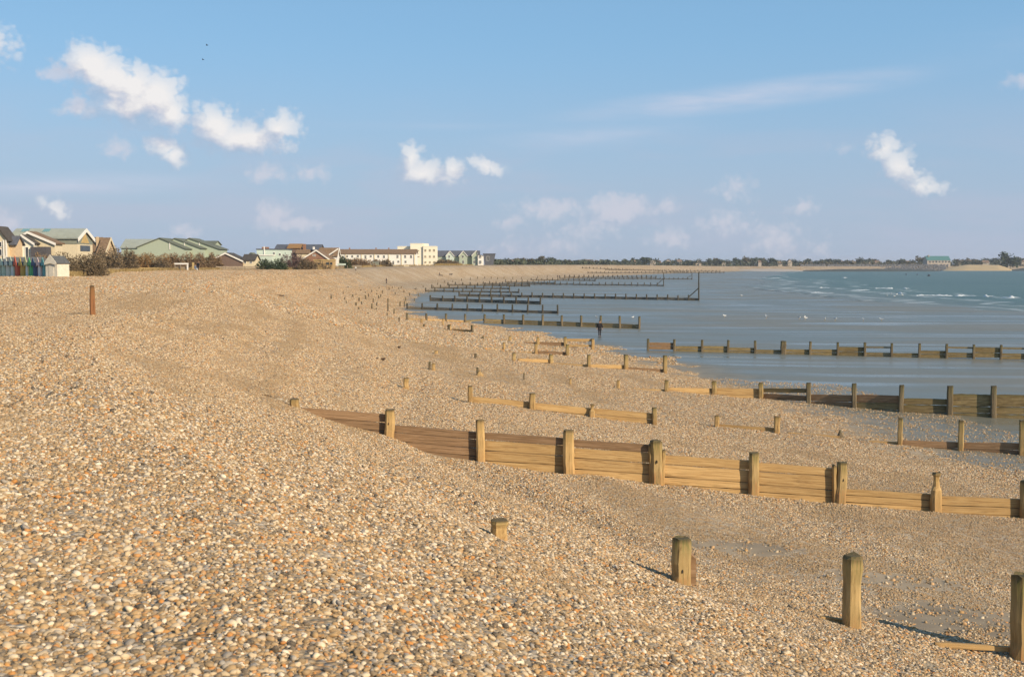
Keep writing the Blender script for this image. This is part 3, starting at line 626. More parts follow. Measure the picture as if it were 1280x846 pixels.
def plank_mesh(mat, seed, n=7):
    rnd = random.Random(seed); mb = MB(); vs = []; fs = []
    for k in range(n + 1):
        x = -.5 + k / n; top = .5 + rnd.uniform(-.045, .02); bot = -.5 + rnd.uniform(-.02, .045); jy = rnd.uniform(-.05, .05)
        if k in (0, n): top -= .05; bot += .04
        vs += [(x, -.5 + jy, bot + .06), (x, -.42 + jy, bot), (x, .5 + jy, bot), (x, .5 + jy, top), (x, -.40 + jy, top), (x, -.5 + jy, top - .07)]
    for k in range(n):
        for q in range(6): a = k * 6 + q; b = k * 6 + (q + 1) % 6; fs.append((a, b, b + 6, a + 6))
    fs += [tuple(range(6))[::-1], tuple(range(n * 6, n * 6 + 6))]
    mb.add(vs, fs); me = mb.mesh('plank'); me.materials.append(mat); return me
POSTS = {(k, t): [post_mesh(k, M['post_' + t], 100 * i + j) for j in range(3)] for i, k in enumerate(('square', 'worn', 'neck', 'spike', 'thin')) for t in ('tan', 'green', 'dark', 'far', 'red')}
PLANKS = {t: [plank_mesh(M['plank_' + t], 50 + j) for j in range(4)] for t in ('tan', 'brown', 'dark', 'far')}
def add_post(parent, base, h, wd, tone='tan', kind='square', rz=0.0, lean=0.0):
    off = parent.location if parent else (0, 0, 0)
    return child('post', random.choice(POSTS[(kind, tone)]), parent, (base[0] - off[0], base[1] - off[1], base[2] - off[2]), (random.uniform(-.02, .02), lean + random.uniform(-.02, .02), rz + random.choice((0, math.pi / 2, math.pi))), (wd, wd, h))
def add_plank(parent, a, b, hgt, thick, tone):
    a = Vector(tuple(a)); b = Vector(tuple(b)); d = b - a; o = parent.location
    c = (a + b) / 2 - o; rz = math.atan2(d.y, d.x); ry = -math.atan2(d.z, math.hypot(d.x, d.y))
    return child('plank', random.choice(PLANKS[tone]), parent, c, Euler((random.uniform(-.03, .03), ry, rz), 'XYZ'), (d.length, thick, hgt))
def groyne(label, posts, bays, group='timber groynes across the beach', wpost=.24, tone='tan', ptone=None, plank_h=.2, plank_t=.075, name='groyne', behind=True, pull=0.0, fix=None):
    """posts: (px, top, base[, width_px, kind, tone]); bays: (i, j or (pxL,pxR), topL, topR, heights_px[list], tone)"""
    W = []; 
    for p in posts:
        q = hit(p[0], p[2])
        if pull: q = at_Y(p[0], p[2], q[1] - pull)
        if fix and (len(fix) == 1 or len(W) in fix[1:]): q = at_Y(p[0], p[2], fix[0])
        W.append(q)
    e = empty(name, W[0], label, 'groyne', group)
    rz = math.atan2(W[-1][1] - W[0][1], W[-1][0] - W[0][0]) if len(W) > 1 else 0
    nrm = Vector((-math.sin(rz), math.cos(rz), 0))
    obs = []
    for p, q in zip(posts, W):
        top = at_Y(p[0], p[1], q[1]); wd = (p[3] if len(p) > 3 and p[3] else None)
        wd = wd * q[1] / F if wd else wpost
        obs.append(add_post(e, q, max(top[2] - q[2], .12), wd, p[5] if len(p) > 5 else (ptone or tone), p[4] if len(p) > 4 else random.choice(('square', 'square', 'worn')), rz))
    def yline(px):
        xs = [p[0] for p in posts]; ys = [q[1] for q in W]
        if len(xs) == 1: return ys[0]
        i = int(np.clip(np.searchsorted(xs, px) - 1, 0, len(xs) - 2)); t = (px - xs[i]) / (xs[i + 1] - xs[i]); return 1.0 / ((1 - t) / ys[i] + t / ys[i + 1])
    for bay in bays:
        (pl, pr, tl, tr, hs, tn) = bay
        yl, yr = yline(pl), yline(pr); acc = 0
        for h in hs:
            if h < 0: acc += -h; continue
            gap = .35
            off = np.array(nrm) * ((wpost * .5 + plank_t * .55) if behind else 0)
            a = at_Y(pl, tl + acc + (h - gap) / 2, yl) + off; b = at_Y(pr, tr + acc + (h - gap) / 2, yr) + off
            add_plank(e, a, b, max(h - gap * .4, h * .8) * (yl + yr) / 2 / F, plank_t, tn); acc += h
    return e, W, obs, rz
def bolt(parent_post, z, side=-1):
    o = child('bolt', BOLT, parent_post, (random.uniform(-.08, .08), -.49, z), (math.pi / 2, 0, 0), (.09, .09 , .10)); return o
mb = MB(); mb.tube((0, 0, -.5), (0, 0, .5), .5, n=8); BOLT = mb.mesh('bolt'); BOLT.materials.append(M['bolt'])

# near groyne: lone posts half buried in the bank
def lone_post(px, top, base, wpx, label, tone='tan', kind='square', extra=None, group=None, cat='post', lean=0.0, rz=None, name='timber_post'):
    q = hit(px, base); t = at_Y(px, top, q[1]); e = empty(name, q, label, cat, group)
    p = add_post(e, q, max(t[2] - q[2], .08), wpx * q[1] / F, tone, kind, random.uniform(-.3, .3) if rz is None else rz, lean)
    return e, q, p
g1 = 'weathered posts along the bank in the foreground'
e, q, p = lone_post(623, 649, 672, 21, 'short sawn post stump almost buried in foreground shingle', 'tan', 'worn', group=g1, rz=.2)
e, q, p = lone_post(851, 672, 728, 22, 'squat mossy topped post with a split side board on the pebble bank', 'green', 'square', group=g1, rz=.15); p.rotation_euler.z = .15
bolt(p, .3)
mb = MB(); a = at_Y(865, 690, q[1] + .1); mb.add([(a[0] - .045, q[1] + .0, q[2] - .3), (a[0] + .045, q[1] + .0, q[2] - .3), (a[0] + .045, q[1] + .2, q[2] - .3), (a[0] - .045, q[1] + .2, q[2] - .3), (a[0] - .03, q[1] + .0, a[2]), (a[0] + .045, q[1] + .0, a[2] - .08), (a[0] + .045, q[1] + .2, a[2] - .05), (a[0] - .03, q[1] + .2, a[2] + .02)],
              [(0, 3, 2, 1), (4, 5, 6, 7), (0, 1, 5, 4), (1, 2, 6, 5), (2, 3, 7, 6), (3, 0, 4, 7)]); mb.build('side_board', M['plank_brown'], e)
e, q, p = lone_post(1064, 693, 784, 22, 'tall leaning mossy post at the foot of the pebble bank', 'green', 'worn', group=g1, rz=.1); bolt(p, .52)
add_plank(e, (q[0] - .42, q[1] + .16, q[2] + .08), (q[0] - .02, q[1] + .16, q[2] + .02), .10, .06, 'tan')
e, q, p = lone_post(1277, 718, 822, 24, 'tallest foreground post at the right edge beside a buried plank', 'green', 'square', group=g1, rz=.1); p.rotation_euler.z = .1; bolt(p, .55)
a = at_Y(1168, 805, q[1] + .15); b = at_Y(1268, 811, q[1] + .15); add_plank(e, a, b, .085, .06, 'tan')
lone_post(116, 357, 394, 6.5, 'lone slim reddish marker post on the shingle crest at left', 'red', 'thin', rz=.4)

# second groyne, the big one in the middle of the picture
e, W2, P2, rz2 = groyne('big tan groyne of stacked planks across the middle of the beach',
    [(368, 498, 515, 11, 'square', 'tan'), (487, 511, 543, 12, 'square', 'tan'), (601, 524, 569, 11, 'square', 'tan'), (711, 537, 586, 14, 'square', 'tan'), (821, 550, 597, 15, 'worn', 'green'), (942, 565, 607, 12, 'square', 'green'), (1051, 577, 617, 12, 'square', 'green'), (1170, 590, 628, 12, 'neck', 'tan'), (1281, 600, 641, 11, 'square', 'green')],
    [(340, 364, 503, 507, [7], 'brown'), (366, 487, 509.5, 518.5, [11, 11, 11], 'brown'), (488, 601, 531.5, 541, [9.5, 11, 10, 8], 'brown'), (602, 711, 541, 548.5, [9.5], 'brown'), (602, 711, 551, 558, [13, 12.5, 10], 'tan'),
     (712, 822, 549.5, 557.5, [10], 'brown'), (712, 822, 560, 567.5, [13, 14, 11, 9], 'tan'), (823, 942, 569, 576.5, [12, 16, 9, 9], 'tan'), (943, 1051, 578.5, 586.5, [11, 17, 9, 9], 'tan'), (1052, 1170, 611.5, 618.5, [8, 9, 9], 'tan'), (1171, 1281, 620.5, 624.5, [12, 10, 9], 'tan'), (1282, 1390, 626, 634, [10, 9, 9], 'tan')], pull=.25, fix=(31.5, 0))
for p_ in P2[1:7]:
    bolt(p_, .45)
for k, dx in ((4, .17), (4, -.16), (6, -.17)):
    h = P2[k].scale[2] * (.9 if dx < 0 else .74); q = Vector(W2[k]) - e.location
    child('cleat', random.choice(POSTS[('worn', 'tan')]), e, (q.x + dx, q.y + .03, q.z), (0, .03 * (1 if dx > 0 else -1), 0), (.11, .20, h))
# third groyne
groyne('low honey coloured groyne behind the big planked one',
    [(588, 482, 499, 6, 'square'), (665.5, 491, 513, 8, 'square'), (740, 505, 520, 7, 'neck'), (818, 509, 526, 6, 'square', 'green')],
    [(588, 665, 495.5, 503, [8, 6], 'tan'), (666, 740, 503.5, 510.5, [9, 5], 'tan'), (741, 818, 510.5, 517, [8, 6], 'tan')], fix=(47.3,))
groyne('broken tan groyne piece of two posts with a thin ground board, right of centre',
    [(896, 519, 533, 6, 'square', 'tan'), (971, 520, 541, 8, 'worn', 'tan')], [(898, 971, 530.5, 535.5, [4.5, 5], 'tan'), (985, 1050, 540.5, 545.5, [3.5], 'tan')])
lone_post(1050, 537, 547, 6, 'small pointed rust red stump at the end of a buried board', 'dark', 'spike', cat='post')
groyne('tall thin posts over a low pinkish board beside the wet sand at right',
    [(1125, 522, 556, 6, 'square', 'green'), (1201, 525, 563, 7, 'square', 'green'), (1278, 525, 569, 8, 'square', 'green'), (1356, 528, 575, 8, 'square', 'green')],
    [(1085, 1125, 551, 553, [3.5], 'tan'), (1126, 1201, 550.5, 553, [8.5, 5], 'brown'), (1202, 1278, 553, 554.5, [9, 6], 'brown'), (1279, 1356, 554, 557, [10, 8], 'brown')])
# fourth groyne
groyne('long darkening groyne running from tan boards into the pool at the right edge',
    [(773, 475, 485, 4, 'square', 'tan'), (833, 475, 489, 5, 'square', 'green'), (892.5, 476, 493, 6, 'square', 'green'), (951, 478, 498, 6, 'square', 'green'), (1010.5, 478, 504, 6, 'square', 'dark'), (1067.5, 479, 509.5, 6, 'square', 'dark'), (1126, 481, 515, 6, 'square', 'dark'), (1187, 482, 518.5, 7.5, 'square', 'dark'), (1241.5, 482, 522, 7, 'square', 'dark'), (1298, 484, 525, 7, 'square', 'dark')],
    [(775, 833, 485.5, 487, [3], 'tan'), (834, 892, 484.5, 485.5, [6, 5], 'tan'), (893, 951, 485, 486, [9, 5], 'tan'), (952, 1010, 485.5, 486, [5.5], 'dark'), (952, 1010, 492, 495, [7], 'brown'), (1011, 1067, 493, 494, [9, 8], 'brown'), (1068, 1126, 493.5, 494.5, [10], 'brown'), (1068, 1126, 503, 504, [9, 6], 'dark'),
     (1127, 1187, 498, 499, [8, 10, 7], 'dark'), (1188, 1241, 492.5, 493, [16, 8, 7], 'dark'), (1242, 1298, 493.5, 494, [16, 9, 8], 'dark')], plank_t=.08)
# fifth
groyne('short tan groyne with green topped posts beyond the long darkening groyne',
    [(642.5, 441, 451, 4, 'square', 'green'), (689, 443, 454.5, 5, 'square', 'green'), (736, 443, 459, 4.5, 'square', 'green'), (782.5, 443, 461.5, 5, 'square', 'green'), (831, 444, 466, 5, 'square', 'green')],
    [(648, 689, 448, 449.5, [4.5], 'tan'), (690, 736, 453.5, 456, [2.5], 'tan'), (737, 782, 455.5, 456.5, [5], 'tan'), (783, 831, 459, 461.5, [5], 'brown')], wpost=.2)
groyne('two post tan groyne remnant with one red brown board',
    [(670, 429, 441, 4, 'square', 'tan'), (709.5, 430, 446, 4.5, 'square', 'green')], [(651, 670, 439.6, 440.5, [2.2], 'tan'), (671, 709, 438.5, 440, [6], 'brown')], wpost=.2, fix=(84.8,))
groyne('single post with a flat tan board leading left into the pebbles',
    [(605, 434, 436, 2, 'thin', 'tan'), (630, 428, 438, 3, 'square', 'tan')], [(604, 629, 434.8, 436.4, [2.8], 'tan')], wpost=.15)
groyne('small three post groyne with a raised yellow top rail near the walker',
    [(672.5, 421, 435, 4, 'square', 'tan'), (706.5, 421, 434.5, 4, 'square', 'green'), (741, 423, 435, 4, 'square', 'tan')],
    [(655, 672, 427.6, 428, [2.5], 'brown'), (673, 706, 427.5, 428, [4.5], 'brown'), (707, 741, 423.5, 423.5, [3.6, -4, 2.6], 'tan')], wpost=.2, fix=(97.5,))
# sixth: dark, standing in wet sand
xs6 = [810, 843, 877.5, 910, 944, 979, 1012.5, 1047, 1081, 1114.5, 1149, 1183, 1217, 1251, 1285]
p6 = [(x, 423.3 + (x - 810) / 475 * 8.2, 438 + (x - 810) / 475 * 12.3, 3.2 + (4 if x == 979 else 0), 'square', 'dark') for x in xs6]
def b6(i, t, hs, tn='dark'): return (xs6[i], xs6[i + 1], t, t + .5, hs, tn)
groyne('long dark groyne with algae covered boards across the wet sand at right',
    p6, [b6(0, 428, [4.5, 4.5], 'brown'), b6(1, 432.5, [4, 4]), b6(2, 432.4, [4, 4.5]), b6(3, 434.5, [4, 4]), b6(4, 437, [3.5, 3.5]), b6(5, 436.5, [4, 4]), b6(6, 436.5, [4, 4.5]), b6(7, 433.5, [6, 6]), b6(8, 433.2, [2, -5.5, 3, 3]), b6(9, 441.3, [3.5, 3.5]),
         b6(10, 438.2, [4.5, 5]), b6(11, 433.6, [2.2, -5, 3.4, 3]), b6(12, 434, [7, 6]), b6(13, 434.5, [2.2, -5, 3.6, 4])], wpost=.24)
# seventh: behind the walker
xs7 = [509 + 24.17 * k for k in range(13)]
p7 = [(x, 391.2 + (x - 509) / 290 * 4, 400.3 + (x - 509) / 290 * 10.6, 2.6, 'square', 'dark') for x in xs7]
groyne('dark groyne just behind the walking figure', p7,
       [(xs7[k], xs7[k + 1], p7[k][2] - (2.4 if k < 4 else 5.2) , p7[k + 1][2] - (2.4 if k < 3 else 5.2), [2.4] if k < 4 else [3, 3], 'tan' if k < 3 else 'dark') for k in range(12)], wpost=.24)
def far_groyne(label, x0, x1, sp, t0, t1, b0, b1, ph, wpx=1.6, hid=0, beacon=None, tone='far', thick=.10):
    n = max(2, int(round((x1 - x0) / sp))); xs = [x0 + (x1 - x0) * k / n for k in range(n + 1)]
    ps = [(x, t0 + (t1 - t0) * k / n + random.uniform(-.35, .35), b0 + (b1 - b0) * k / n, wpx, 'thin', tone) for k, x in enumerate(xs)]
    bs = [(xs[k], xs[k + 1], ps[k][2] - ph + random.uniform(-.25, .25), ps[k + 1][2] - ph + random.uniform(-.25, .25), [ph * .55, ph * .55], 'far') for k in range(hid, n)]
    e, W, obs, rz = groyne(label, ps, bs, wpost=.26, plank_t=thick)
    if beacon:
        topy, brx, bry, jy = beacon; q = W[-1]; t = at_Y(x1, topy, q[1]); mb = MB(); mb.tube(q - np.array([0, 0, .4]), t, .17, .13, 8); mb.build('beacon_pole', M['post_far'], e)
        s = at_Y(brx, bry, W[-2][1]); j = at_Y(x1, jy, q[1]); mb = MB(); mb.tube(s, j, .12, .12, 6); mb.build('brace', M['post_far'], e)
    return e
far_groyne('dark groyne with tall thin posts and one low plank line, next beyond the walker groyne', 509, 697, 18.9, 379, 381, 386.3, 392, 3.0, 2.0)
far_groyne('dark boarded groyne ending level with the gap before the walker', 538, 675.5, 15.3, 369, 371, 376, 380.3, 3.8, 1.9)
far_groyne('longest far groyne ending in a tall beacon pole with a diagonal brace', 574, 873.5, 13.0, 364, 369, 370.2, 375.6, 2.8, 1.6, beacon=(340, 860.5, 371.5, 360))
far_groyne('short dark groyne with a taller end post, left of the beacon groyne', 532, 648.5, 11.6, 359.5, 360.5, 364.5, 366.3, 1.9, 1.5)
far_groyne('short thick dark groyne ending above the tall end post groyne', 540, 637, 10.5, 355.5, 357.5, 360.6, 361.6, 1.8, 1.4)
far_groyne('dark groyne ending at mid frame below the pale far beach', 560, 662, 9.6, 352.5, 353.5, 357, 358.2, 1.9, 1.3)
far_groyne('far groyne with a second shorter beacon pole and brace at its end', 604, 829.5, 8.05, 351.5, 353, 355.2, 357.7, 1.5, 1.1, beacon=(340.4, 821.5, 355.5, 348))
far_groyne('short thick far groyne in front of the second beacon groyne', 632, 694, 7.2, 349.5, 350, 353.2, 354.6, 1.2, 1.1)
far_groyne('dark distant groyne line left of the pale bay water', 664, 744, 6.4, 347.6, 347.8, 350.4, 351.4, 1.3, 1.0)
far_groyne('thin distant groyne with the third and smallest beacon pole', 700, 865, 5.6, 345.8, 346.6, 348.6, 349.4, 1.0, .9, beacon=(340.6, 859.5, 347.5, 343.2))
far_groyne('very distant groyne with stout dark posts seen against pale water', 706, 820, 6.0, 343.4, 344.2, 347.0, 347.4, .9, 1.2)
far_groyne('farthest low groyne line meeting the open water', 735, 905, 5.2, 339.4, 339.2, 341.5, 341.4, .9, .9)
far_groyne('short dark distant groyne rising up the pale far beach', 728, 860, 4.6, 333.4, 338.4, 335.4, 340.8, .6, .8)
far_groyne('second distant row of posts on the pale far beach', 757, 900, 4.6, 336.0, 337.6, 337.8, 339.6, .6, .8)

# stumps left standing on the open shingle
STUBS = [(507.5, 472, 486, 7), (594.5, 442, 447.5, 3.5), (545, 438, 442.5, 4), (655, 466, 474.5, 2), (713, 472.5, 480, 2.5), (603.5, 420, 424, 3.5), (637.5, 420, 427, 3.5), (561.5, 406, 413, 4), (590.5, 406, 416, 2.5), (568, 418.4, 420, 2),
    (554, 398, 407, 2), (530, 405, 409.2, 2.5), (527, 398.4, 404, 2.5), (499, 397, 402.4, 1.8), (399.5, 360.5, 363.7, 1.2), (414, 369.6, 374, 1.8), (429, 364, 367.6, 1.2), (431, 371.5, 375, 1.4), (433, 376, 379.4, 1.4), (441, 368, 371.4, 1.8), (445, 366.4, 369.6, 1.2),
    (449, 372, 377, 1.9), (445, 378, 382.2, 2), (448.5, 384, 387.2, 2), (451, 361.8, 363.6, 1.4), (452, 377, 380.4, 1.6), (457, 364.6, 366.4, 1.2), (457, 369, 374, 1.7), (460.5, 367, 371, 1.4), (460, 390.6, 392.8, 1.8), (464.5, 362.4, 365.2, 1.4),
    (466.5, 373, 378.4, 1.6), (465, 379, 386.4, 1.8), (470.5, 384.8, 387.4, 1.8), (471, 362.6, 364.4, 1.2), (471, 366, 368.2, 1.4), (471, 378, 382.6, 1.6), (474, 358.6, 361, 1.1), (473.5, 369, 373.4, 1.6), (476, 368, 371.6, 1.4), (478, 363, 367, 1.5),
    (485, 373, 384, 1.7), (485, 382, 389.4, 1.6), (484, 391, 395.4, 1.6), (490.5, 358, 360.4, 1.1), (486.5, 359, 362.4, 1.1), (492.5, 386, 393, 1.6), (498, 359.6, 361.6, 1), (501.5, 357.6, 360.4, 1), (494, 365, 368.4, 1.1), (505, 362.5, 366, 1.2), (512, 366, 370, 1.3), (507, 371.5, 376.2, 1.5), (500, 377, 383.6, 1.8), (505.5, 376.4, 384, 1.5), (518, 372.6, 376.6, 1.3), (523, 366.4, 370.4, 1.1), (520, 359.6, 362.4, 1), (529, 356.6, 359.4, .9), (547, 353, 356.2, .9), (556, 350.6, 353.6, .9), (566, 350, 353, .9), (577, 348, 351, .9), (588, 347, 350, .9), (597, 345.6, 348.6, .8), (606, 345.4, 348.4, .8), (614, 345.8, 348.8, .8), (622, 346.4, 349.4, .8), (630, 346, 349, .8), (641, 346, 349, .8), (652, 346.4, 349.2, .8), (684, 344, 347, .8), (672, 345, 348, .8), (536, 362, 365.6, 1), (542, 357, 360, .9)]
ORD = ['leftmost', 'second from the left', 'third from the left', 'fourth from the left', 'fifth from the left', 'sixth from the left', 'seventh from the left', 'eighth from the left', 'ninth from the left', 'tenth from the left', 'third from the right', 'second from the right', 'rightmost']
mid_order = sorted(range(1, 14), key=lambda k: STUBS[k][0])
for k, (x, t, b_, wpx) in enumerate(STUBS):
    big = k == 0
    lone_post(x, t, b_, wpx, 'single tan post alone above the left end of the low honey groyne' if big else 'thin dark stump post among many on the open far shingle' if k > 13 else ORD[mid_order.index(k)] + ' of the small broken stumps on the shingle before the walker',
              'tan' if k < 14 and k % 2 == 0 else 'dark', 'thin' if k > 13 else random.choice(('square', 'worn')), group=None if big else 'thin stumps on the far shingle' if k > 13 else 'broken stumps on the mid beach')
e, q, p = lone_post(537, 452, 462, 3, 'pair of joined stumps with an orange block, left of the short tan groyne', 'dark', 'thin', rz=0, name='twin_stump'); add_post(e, q + np.array([.22, 0, 0]), p.scale[2] * .8, .2, 'tan', 'worn')
e, q, p = lone_post(597, 459, 469, 3, 'dark peg with a pointed orange wood block at its foot', 'dark', 'thin', rz=0, name='twin_stump'); add_post(e, q + np.array([.12, -.1, 0]), p.scale[2] * .6, .30, 'tan', 'spike')
e, W_, o_, r_ = groyne('rusty two post remnant with a bleached board at the edge of the wet sand', [(562, 405.5, 413, 4, 'square', 'tan'), (590.5, 406, 416, 3, 'square', 'dark')], [(563, 590, 411, 412.5, [4], 'tan')], wpost=.2)

# driftwood
def driftwood(px, py, L_, label, n=6):
    q = hit(px, py); e = empty('driftwood', q, label, 'driftwood')
    mb = MB()
    for k in range(n):
        a = random.uniform(-.5, .5); r = random.uniform(.3, 1) * L_; p0 = Vector(q) + Vector((random.uniform(-.4, .4) * L_, random.uniform(-.1, .1), random.uniform(.02, .10)))
        p1 = p0 + Vector((r * math.cos(a) * random.choice((-1, 1)) * .6, r * math.sin(a), random.uniform(-.05, .12)))
        mb.tube(p0, p1, random.uniform(.03, .07) * (1 + L_ * .5), .02, 6)
    return mb.build('branch', M['dw'], e, smooth=True)
M['dw'] = plain('driftwood', (.085, .055, .035), .9, .4, 6)
driftwood(349, 370, 1.5, 'tangle of dark driftwood lying on the upper shingle', 9)
driftwood(434, 359, .9, 'small dark clump of driftwood near the thin stumps', 5)
driftwood(475, 450, .5, 'small dark scrap of wood left of the twin stump', 4)
driftwood(498.5, 435.5, .6, 'low dark stick lying on the mid beach shingle', 4)
driftwood(520, 361.5, 1.2, 'dark weed covered lump among the far stumps', 7)

# ------------------------------------------------------------------ buildings behind the beach
M['cream'] = plain('cream_render', (.62, .53, .36), .85, .08); M['white'] = plain('white_paint', (.76, .73, .66), .7, .05); M['ivory'] = plain('ivory_render', (.80, .74, .58), .85, .05)
M['tanwall'] = plain('buff_render', (.56, .42, .26), .85, .1); M['slate'] = plain('slate_roof', (.10, .105, .12), .7, .2, 2); M['brownroof'] = plain('brown_tile_roof', (.20, .13, .075), .85, .25, 2)
M['darkroof'] = plain('dark_tile_roof', (.075, .065, .055), .85, .2, 2); M['metal'] = plain('grey_green_metal_roof', (.32, .345, .30), .55, .1, 1.0); M['metalband'] = plain('ribbed_cladding', (.22, .23, .18), .6, .12, 1.5)
M['palegreen'] = plain('pale_green_boards', (.37, .42, .32), .8, .06); M['mint'] = plain('mint_boards', (.50, .58, .50), .8, .06); M['roofedge'] = plain('dark_green_roof', (.14, .15, .11), .8, .15)
M['brick'] = plain('brown_brick', (.25, .135, .085), .9, .2, 3); M['brickdark'] = plain('dark_brick', (.16, .11, .085), .9, .2, 3); M['glass_pale'] = plain('pale_glass', (.26, .24, .19), .25, .2, .6); M['glass'] = plain('window_glass', (.045, .055, .06), .12, .3, .6, spec=.6)
M['teal'] = plain('teal_roof', (.075, .185, .18), .6, .1, 1); M['tealglass'] = plain('teal_glass', (.16, .30, .29), .2, .1, 1, spec=.6); M['orange_tile'] = plain('orange_tile', (.30, .165, .06), .85, .2, 2); M['charcoal'] = plain('charcoal_boards', (.085, .08, .085), .8, .15)
M['terracotta'] = plain('terracotta', (.27, .14, .08), .85, .15); M['kiosk'] = plain('kiosk_boards', (.42, .29, .14), .8, .12); M['greyfence'] = plain('grey_fence', (.26, .21, .15), .9, .25, 4); M['sleeper'] = plain('sleeper', (.46, .33, .14), .85, .15, 2)
def gz(x, y): return float(height(x, y, False))
def building(name, label, px, d, cat='house', group=None):
    q = at_Y(px, 333, d); return empty(name, (q[0], d, gz(q[0], d)), label, cat, group)
def xat(px, d): return at_Y(px, 330, d)[0]
def zat(py, d): return at_Y(CX, py, d)[2]
def slab(mb, a, b, c, d_, t):
    n = (Vector(b) - Vector(a)).cross(Vector(d_) - Vector(a)).normalized()
    if n.z < 0: n = -n
    lo = [Vector(v) for v in (a, b, c, d_)]; mb.prism(None, lo, [v + n * t for v in lo])
def vol(e, x0, x1, eave, ridge, d, dep, kind, wall, roof, apex=None, eaver=None, base=None, over=.35, th=.22, trim=None, names=('wall', 'roof')):
    X0, X1 = xat(x0, d), xat(x1, d); zl = zat(eave, d); zr = zat(eaver if eaver is not None else eave, d); zt = zat(ridge, d); zb = e.location.z - 1.0 if base is None else zat(base, d); Y0, Y1 = d, d + dep
    if kind == 'front':
        ax = xat(apex, d) if apex is not None else (X0 + X1) / 2
        pl = lambda y: [(X0, y, zb), (X1, y, zb), (X1, y, zr), (ax, y, zt), (X0, y, zl)]
        MB().prism(None, pl(Y0), pl(Y1)).build(names[0], wall, e)
        mb = MB(); sl_ = (zt - zl) / max(ax - X0, .1); sr = (zt - zr) / max(X1 - ax, .1)
        slab(mb, (X0 - over, Y0 - over, zl - over * sl_ + .02), (ax, Y0 - over, zt + .02), (ax, Y1 + over, zt + .02), (X0 - over, Y1 + over, zl - over * sl_ + .02), th)
        slab(mb, (ax, Y0 - over, zt + .02), (X1 + over, Y0 - over, zr - over * sr + .02), (X1 + over, Y1 + over, zr - over * sr + .02), (ax, Y1 + over, zt + .02), th)
        r = mb.build(names[1], roof, e)
        if trim:
            mb = MB(); y = Y0 - over - .06
            for (a, b) in (((X0 - over, zl - over * sl_), (ax, zt)), ((ax, zt), (X1 + over, zr - over * sr))):
                mb.prism(None, [(a[0], y, a[1] - .22), (b[0], y, b[1] - .22), (b[0], y, b[1] + th), (a[0], y, a[1] + th)], [(a[0], y + .055, a[1] - .22), (b[0], y + .055, b[1] - .22), (b[0], y + .055, b[1] + th), (a[0], y + .055, a[1] + th)])
            mb.build('bargeboard', trim, e)
    elif kind == 'side':
        ym = (Y0 + Y1) / 2
        pl = lambda x: [(x, Y0, zb), (x, Y1, zb), (x, Y1, zl), (x, ym, zt), (x, Y0, zl)]
        MB().prism(None, pl(X0), pl(X1)).build(names[0], wall, e)
        s = (zt - zl) / (ym - Y0); mb = MB()
        slab(mb, (X0 - over, Y0 - over, zl - over * s + .02), (X1 + over, Y0 - over, zl - over * s + .02), (X1 + over, ym, zt + .02), (X0 - over, ym, zt + .02), th)
        slab(mb, (X0 - over, ym, zt + .02), (X1 + over, ym, zt + .02), (X1 + over, Y1 + over, zl - over * s + .02), (X0 - over, Y1 + over, zl - over * s + .02), th)
        mb.build(names[1], roof, e)
        if trim:
            mb = MB(); x = X1 + over + .004
            for (a, b) in (((Y0 - over, zl - over * s), (ym, zt)), ((ym, zt), (Y1 + over, zl - over * s))):
                mb.prism(None, [(x, a[0], a[1] - .5), (x, b[0], b[1] - .5), (x, b[0], b[1] + th + .05), (x, a[0], a[1] + th + .05)], [(x + .1, a[0], a[1] - .5), (x + .1, b[0], b[1] - .5), (x + .1, b[0], b[1] + th + .05), (x + .1, a[0], a[1] + th + .05)])
            mb.build('bargeboard', trim, e)
    else:
        MB().box(X0, X1, Y0, Y1, zb, zl).build(names[0], wall, e)
        MB().box(X0 - over * .5, X1 + over * .5, Y0 - over * .5, Y1 + over * .5, zl + .002, zl + th + .1).build(names[1], roof, e)
def block(e, x0, x1, y0, y1, d, dep, mat, name):
    return MB().box(xat(x0, d), xat(x1, d), d, d + dep, zat(y1, d), zat(y0, d)).build(name, mat, e)
def win(e, x0, x1, y0, y1, d, fm='white', name='window', glass='glass'):
    X0, X1, Z0, Z1 = xat(x0, d), xat(x1, d), zat(y1, d), zat(y0, d); y = d - .03; t = .10; mb = MB()
    for b in ((X0, X1, Z0, Z0 + t), (X0, X1, Z1 - t, Z1), (X0, X0 + t, Z0 + t, Z1 - t), (X1 - t, X1, Z0 + t, Z1 - t)): mb.box(b[0], b[1], y - .06, y + .02, b[2], b[3])
    if X1 - X0 > .8: mb.box((X0 + X1) / 2 - .04, (X0 + X1) / 2 + .04, y - .05, y + .015, Z0 + t, Z1 - t)
    f = mb.build(name, M[fm], e)
    MB().box(X0 + .05, X1 - .05, y - .025, y + .022, Z0 + .05, Z1 - .05).build('pane', M[glass], f)
def ribs(e, x0, x1, eave, ridge, d, dep, n, mat):        # standing seams of a metal roof, too thin to pick apart
    mb = MB(); X0, X1 = xat(x0, d), xat(x1, d); zl, zt = zat(eave, d), zat(ridge, d); ym = d + dep / 2
    for k in range(n + 1):
        x = X0 + (X1 - X0) * k / n; mb.prism(None, [(x - .05, d - .3, zl), (x + .05, d - .3, zl), (x + .05, ym, zt + .2), (x - .05, ym, zt + .2)], [(x - .05, d - .3, zl + .32), (x + .05, d - .3, zl + .32), (x + .05, ym, zt + .34), (x - .05, ym, zt + .34)])
    tag(mb.build('roof_seam', mat, e), kind='stuff')

